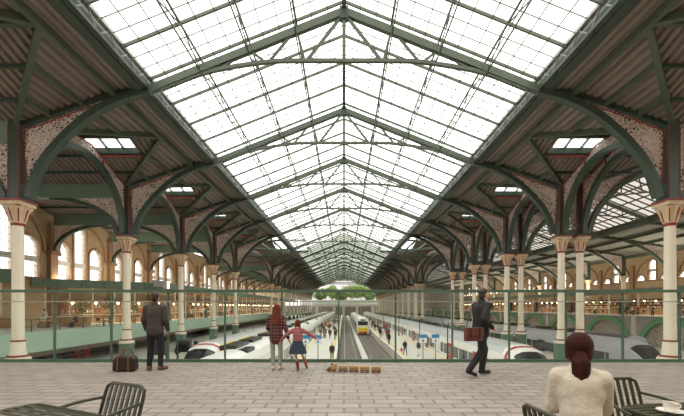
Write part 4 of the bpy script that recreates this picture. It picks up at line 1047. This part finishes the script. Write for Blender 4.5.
for i in range(18):
    a = ['white', 'pink', 'grey', 'red', 'white', 'black'][i % 6]; b_ = ['black', 'navy', 'tan'][(i // 6) % 3]
    person(['stand', 'walk', 'look'][i % 3], a, b_, f'person in {a} top and {b_} trousers on the right gallery, {ORD[i + 1]} along from the camera', 44 + rr.random() * 6, 44 + i * 3.4 + (40 if i > 12 else 0), 0, rr.uniform(0, 6), 'people on the right gallery')
def cafe_table(lab, x, y):
    t = thing('cafe_table', lab, 'table', (x, y, 0), 0, 'gallery cafe tables'); MB().lathe([(.45, .72), (.45, .76)], n=16).build('top', white_s, t); MB().lathe([(.25, 0), (.25, .03), (.04, .05), (.04, .72)], n=10).build('pedestal', black_t, t)
def cafe_chair(lab, x, y, rz):
    t = thing('cafe_chair', lab, 'chair', (x, y, 0), rz, 'gallery cafe chairs'); MB().box(-.22, .22, -.22, .22, .43, .47).build('seat', black_t, t); MB().box(-.22, .22, -.24, -.2, .6, .9).build('backrest', black_t, t)
    for a in (-.2, .2):
        for c in (-.2, .2): MB().box(a - .015, a + .015, c - .015, c + .015, 0, .9 if c < 0 else .43).build('leg', black_t, t)
for i in range(8):
    x, y = 45.5 + (i % 2) * 2, 46 + i * 4.2
    cafe_table(f'round white cafe table on the right gallery, {ORD[i + 1]} from the camera', x, y)
    for s in (-1, 1): cafe_chair(f'black cafe chair on the {"near" if s < 0 else "far"} side of the {ORD[i + 1]} right gallery table', x, y + s * .75, 0 if s < 0 else PI)
for i in range(9):
    x, y = -25.6 - (i % 2) * 1.2, 37.6 + i * 4.4 + (9.0 if i else 0)
    cafe_table(f'round white cafe table on the left gallery, {ORD[i + 1]} from the camera', x, y)
    for s in (-1, 1): cafe_chair(f'black cafe chair on the {"near" if s < 0 else "far"} side of the {ORD[i + 1]} left gallery table', x, y + s * .75, 0 if s < 0 else PI)
# platform signs, lamps, red seats
for px, y, z, lab in ((305.5, 33, 0, 'left of two blue platform signs on the left platform'), (318, 33, 0, 'right of two blue platform signs on the left platform'), (423, 34, 0, 'left of two blue platform signs on the right platform'), (435.5, 34, 0, 'right of two blue platform signs on the right platform')):
    x = (px - 344) / 352 * y; t = thing('platform_sign', lab, 'sign', (x, y, ZP), 0, 'blue platform signs')
    MB().box(-.05, .05, -.04, .04, 0, 2.0).build('post', steel, t); MB().box(-.36, .36, -.06, .06, 1.95, 2.75).build('panel', white_s, t); MB().box(-.36, .36, -.065, .065, 2.42, 2.75).build('header', blue_s, t)
    m = MB(); m.ball((0, -.07, 2.3), (.06, .01, .06), 8); m.box(-.09, .09, -.075, -.06, 2.02, 2.22); m.build('pictogram', blue_s, t)
for i, (px, y) in enumerate(((440, 35), (410, 48), (395, 66), (385, 92))):
    x = 10.3; t = thing('platform_lamp', f'slim black lamp post beside the silver train, {ORD[i + 1]} from the camera', 'lamp', (x, y, ZP), 0, 'right platform lamps')
    MB().lathe([(.11, 0), (.11, .5), (.06, .6), (.05, 3.5)], n=8).build('post', black_t, t); MB().tube(crom([(0, 0, 3.4), (.1, 0, 3.75), (.4, 0, 3.8), (.55, 0, 3.7)]), .04, 6).build('arm', black_t, t); MB().box(.4, .75, -.1, .1, 3.6, 3.7).build('lamp_head', steel, t)
for i, x in enumerate((-26.4, -25.55)):
    t = thing('plastic_chair', ['left', 'right'][i] + ' of two red seats under the left gallery', 'seat', (x, 34.6, ZP), 0, 'red seats')
    MB().box(-.3, .3, -.3, .3, .42, .5).build('seat', redseat, t); MB().box(-.3, .3, .24, .32, .5, 1.35).build('backrest', redseat, t); MB().box(-.05, .05, -.05, .05, 0, .42).build('leg', black_t, t)
for i, (x, y) in enumerate(((-16.5, 31.5), (-15.2, 33.5))):
    t = thing('information_stand', ['green framed information stand beside the pedestal of the left row', 'green framed information stand nearer the trains'][i], 'stand', (x, y, ZP), 0, 'information stands')
    for a in (-.6, .6): MB().box(a - .06, a + .06, -.06, .06, 0, 2.3).build('post', green, t)
    MB().box(-.7, .7, -.05, .05, 1.1, 2.2).build('panel', black_t, t); MB().box(-.75, .75, -.08, .08, 2.2, 2.36).build('header', green, t)

# ------------------------------------------------------------------ glass screen
YB = 9.28; green_s = mat('screen_frame_green', (72, 96, 80), .45)
t = thing('glass_screen', 'tall green framed glass screen along the edge of the deck', 'screen', (0, YB, 0))
z1 = EYE + 16 / 352 * YB
MB().box(-26, 26, -.03, .03, z1 - .04, z1 + .035).build('top_rail', green_s, t); MB().box(-26, 26, -.04, .04, 0, .075).build('bottom_rail', green_s, t)
MB().box(-26, 26, -.03, .03, H(.13), H(.155)).build('handrail', steel, t)
xs = [(111.5 - 344) / 352 * YB + (56.8 / 352 * YB) * k for k in range(-14, 22)]
for x in xs:
    if abs(x) < 16: MB().box(x - .02, x + .02, -.025, .025, .07, z1).build('post', green_s, t)
for a, c in zip(xs[:-1], xs[1:]):
    if abs(a) < 16: MB().box(a + .021, c - .021, -.006, .006, .075, z1 - .04).build('glass_pane', clear, t)

# ------------------------------------------------------------------ tables, chairs, cup, toy train
def slat_table(name, lab, x, y, rz, w_=.9, d_=.9, x0=0, y0=0):
    t = thing(name, lab, 'table', (x, y, 0), rz)
    def rr_(w2, h2, r, n=5):
        pts = []
        for cx, cy, a0 in ((w2 - r, h2 - r, 0), (-w2 + r, h2 - r, PI / 2), (-w2 + r, -h2 + r, PI), (w2 - r, -h2 + r, 3 * PI / 2)):
            for i in range(n + 1): a = a0 + PI / 2 * i / n; pts.append((cx + r * math.cos(a), cy + r * math.sin(a), .725))
        return pts + pts[:1]
    MB().tube(rr_(w_ / 2, d_ / 2, .08), .016, 8).build('frame', olive, t, True)
    n = int(d_ / .055)
    for i in range(1, n): y_ = -d_ / 2 + d_ * i / n; MB().box(-w_ / 2 + .01, w_ / 2 - .01, y_ - .017, y_ + .017, .728, .74).build('slat', olive, t, bevel=.004)
    for a in (-1, 1):
        for c in (-1, 1): MB().tube([(a * (w_ / 2 - .06), c * (d_ / 2 - .06), .72), (a * (w_ / 2 - .02), c * (d_ / 2 - .02), .008)], .017, 8).build('leg', olive, t, True)
    return t
def slat_chair(lab, x, y, rz):                                    # faces local +y
    t = thing('garden_chair', lab, 'chair', (x, y, 0), rz, 'olive metal garden chairs')
    B = lambda u, z: V((u, -.22 - (z - .45) * .28, z))
    fr = [B(-.235, .45), B(-.235, .72), B(-.225, .775), B(-.18, .80), B(.18, .80), B(.225, .775), B(.235, .72), B(.235, .45)]
    MB().tube(fr, .014, 8).build('back_frame', olive, t, True)
    for i in range(7): u = -.175 + .35 * i / 6; MB().beam(B(u, .44), B(u, .795), .026, .012, (0, 1, 0)).build('back_slat', olive, t)
    MB().tube([(-.235, -.22, .45), (-.235, .22, .45), (.235, .22, .45), (.235, -.22, .45), (-.235, -.22, .45)], .014, 8).build('seat_frame', olive, t, True)
    for i in range(8): u = -.2 + .4 * i / 7; MB().box(u - .015, u + .015, -.225, .225, .452, .464).build('seat_slat', olive, t)
    for s in (-1, 1):
        MB().tube(crom([B(s * .24, .68), V((s * .275, -.1, .675)), V((s * .285, .1, .65)), V((s * .27, .24, .6)), V((s * .25, .25, .45))]), .013, 8).build('armrest', olive, t, True)
        for c in (-1, 1): MB().tube([(s * .235, c * .22, .45), (s * .26, c * .26, .008)], .014, 8).build('leg', olive, t, True)
    return t
ra = math.atan2(-.4, .92)
u, v_ = V((.92, -.4)), V((-.4, -.92))
c = V((-2.24, 2.6)) - u * -.0 + v_ * .45 + u * -.0; c = V((-2.24, 2.6)) + u * .45 * -1 * -1 + v_ * .45
c = V((-2.24, 2.62)) + v_ * .47 + u * .40
slat_table('garden_table', 'olive slatted metal table at the lower left corner', c.x, c.y, ra)
slat_chair('olive slatted chair drawn up to the lower left table', -1.95, 2.66, ra + PI)
slat_table('garden_table', 'olive slatted metal table with a cup at the lower right', 2.55, 2.17, math.radians(8), 1.0, .9)
slat_chair('olive slatted chair on the far side of the right table', 2.44, 2.88, PI + .05)
ang = math.atan2(-.68, .74)
slat_chair('olive slatted chair under the seated woman', 1.55, 2.19, math.radians(-84))
t = thing('saucer', 'white china saucer on the right table', 'saucer', (2.19, 2.36, .74)); MB().lathe([(.03, 0), (.035, .004), (.075, .016), (.078, .018), (.035, .008), (.001, .007)], n=28).build('dish', china, t, True)
t = thing('coffee_cup', 'white china coffee cup standing on its saucer', 'cup', (2.19, 2.36, .749)); MB().lathe([(.022, 0), (.03, .004), (.04, .03), (.044, .062), (.041, .062), (.037, .03), (.02, .008), (.001, .008)], n=28).build('bowl', china, t, True)
MB().tube(crom([(.04, 0, .05), (.062, 0, .048), (.066, 0, .03), (.04, 0, .016)]), .005, 6).build('handle', china, t, True); MB().lathe([(.001, .048), (.04, .048)], n=20).build('coffee', coffee, t)
# seated woman
J = joints(pel=(0, 0, .57), waist=(0, .05, .73), chest=(0, .1, .93), neck=(0, .17, 1.13), head=(0, .21, 1.25), shL=(-.135, .13, 1.04), shR=(.135, .13, 1.04), elL=(-.175, .19, .79), elR=(.155, .23, .80), wrL=(-.1, .40, .80), wrR=(.13, .44, .81), hdL=(-.05, .48, .81), hdR=(.1, .52, .82),
           hpL=(-.09, 0, .55), hpR=(.09, 0, .55), knL=(-.11, .42, .52), knR=(.11, .42, .52), anL=(-.11, .40, .09), anR=(.11, .40, .09), toL=(-.11, .56, .035), toR=(.11, .56, .035))
p = body(J, 'woman seen from behind with auburn ponytail in a cream blazer, seated at the right table', (.2, 1, 0), 1, -.045)
m = MB(); m.ball(J['chest'], (.155, .125, .19), 14); m.ball(J['waist'], (.145, .125, .2), 14); m.ball(J['pel'] + V((0, 0, .03)), (.18, .145, .13), 14); m.ball(J['chest'] + V((0, 0, .07)), (.15, .11, .1), 14)
for k in 'LR': cap(m, J['neck'] - V((0, 0, .07)), J['sh' + k] + V((0, -.01, 0)), .085, .072)
arms(m, J, .022, .95); cap(m, J['neck'] - V((0, .02, .07)), J['neck'] - V((0, .01, .01)), .092, .07); cap(m, J['chest'] + V((0, .01, -.02)), J['waist'] + V((0, .0, -.05)), .138, .138, 14); fuse(m, 'blazer', blazer, .01, p, 14)
m = MB(); legs(m, J, .018, .98); m.ball(J['pel'] - V((0, 0, .02)), (.18, .14, .1), 12); fuse(m, 'trousers', navy, .012, p); shoes(p, J, shoe_k)
h = J['head']; m = MB(); m.ball(h + V((0, -.015, .03)), (.098, .11, .108), 14); m.ball(h + V((0, -.055, -.03)), (.086, .062, .09), 12)
for a in (-1, 1): m.ball(h + V((a * .07, .01, -.02)), (.026, .05, .07), 8)
fuse(m, 'hair', hair_a, .009, p)
m = MB(); cap(m, h + V((0, -.11, -.05)), h + V((.005, -.14, -.1)), .05, .062); cap(m, h + V((.005, -.14, -.1)), h + V((.0, -.15, -.22)), .062, .058); cap(m, h + V((.0, -.15, -.22)), h + V((-.02, -.14, -.38)), .056, .012)
for a in range(5): cap(m, h + V((a * .024 - .048, -.185 + abs(a - 2) * .012, -.08)), h + V((a * .018 - .04, -.18 + abs(a - 2) * .01, -.32 - .03 * (a % 2))), .016, .007, 6)
fuse(m, 'ponytail', hair_a, .007, p)
place(p, 1.585, 2.35, 0, math.radians(-30), .918)
# toy train
def toy(name, lab, x, y, rz, loco=False):
    t = thing(name, lab, 'toy', (x, y, 0), rz, 'wooden toy train pieces'); t.scale = (1.4, 1.4, 1.5)
    MB().box(-.075, .075, -.045, .045, .022, .04).build('chassis', toydark, t)
    if loco:
        MB().prism([(-.02, 0, .04), (.075, 0, .04), (.075, 0, .12), (.03, 0, .12), (.03, 0, .085), (-.02, 0, .085)], (0, .08, 0)).build('cab', toywood, t, bevel=.004)
        MB().prism([(-.11, 0, .02), (-.02, 0, .02), (-.02, 0, .08)], (0, .07, 0)).build('plough', toydark, t); MB().lathe([(.014, .08), (.014, .11), (.02, .125)], (.0, 0, 0), 10).build('chimney', toydark, t)
    else:
        MB().box(-.07, .07, -.045, .045, .04, .095).build('body', toywood, t, bevel=.004)
        MB().box(-.072, .072, -.047, .047, .055, .063).build('band', toydark, t)
    for a in (-.045, .045):
        for c in (-.046, .046):
            m = MB(); m.tube([(a, c - .006, .022), (a, c + .006, .022)], .022, 12); m.build('wheel', toydark, t)
toy('toy_locomotive', 'wooden toy locomotive at the head of the toy train on the deck', -.27, 7.92, -.08, True)
for i, x in enumerate((-.02, .22, .46, .71)): toy('toy_wagon', f'wooden toy wagon, {ORD[i + 1]} behind the toy locomotive', x, 7.88 - .035 * i, -.1)

# the left gallery lies a little lower than the deck
for o in list(COL.objects):
    if o.parent is None and o.get('kind') != 'structure' and o.location.x < -24 and o.location.y > 9.5 and abs(o.location.z) < .01: o.location.z = -.6
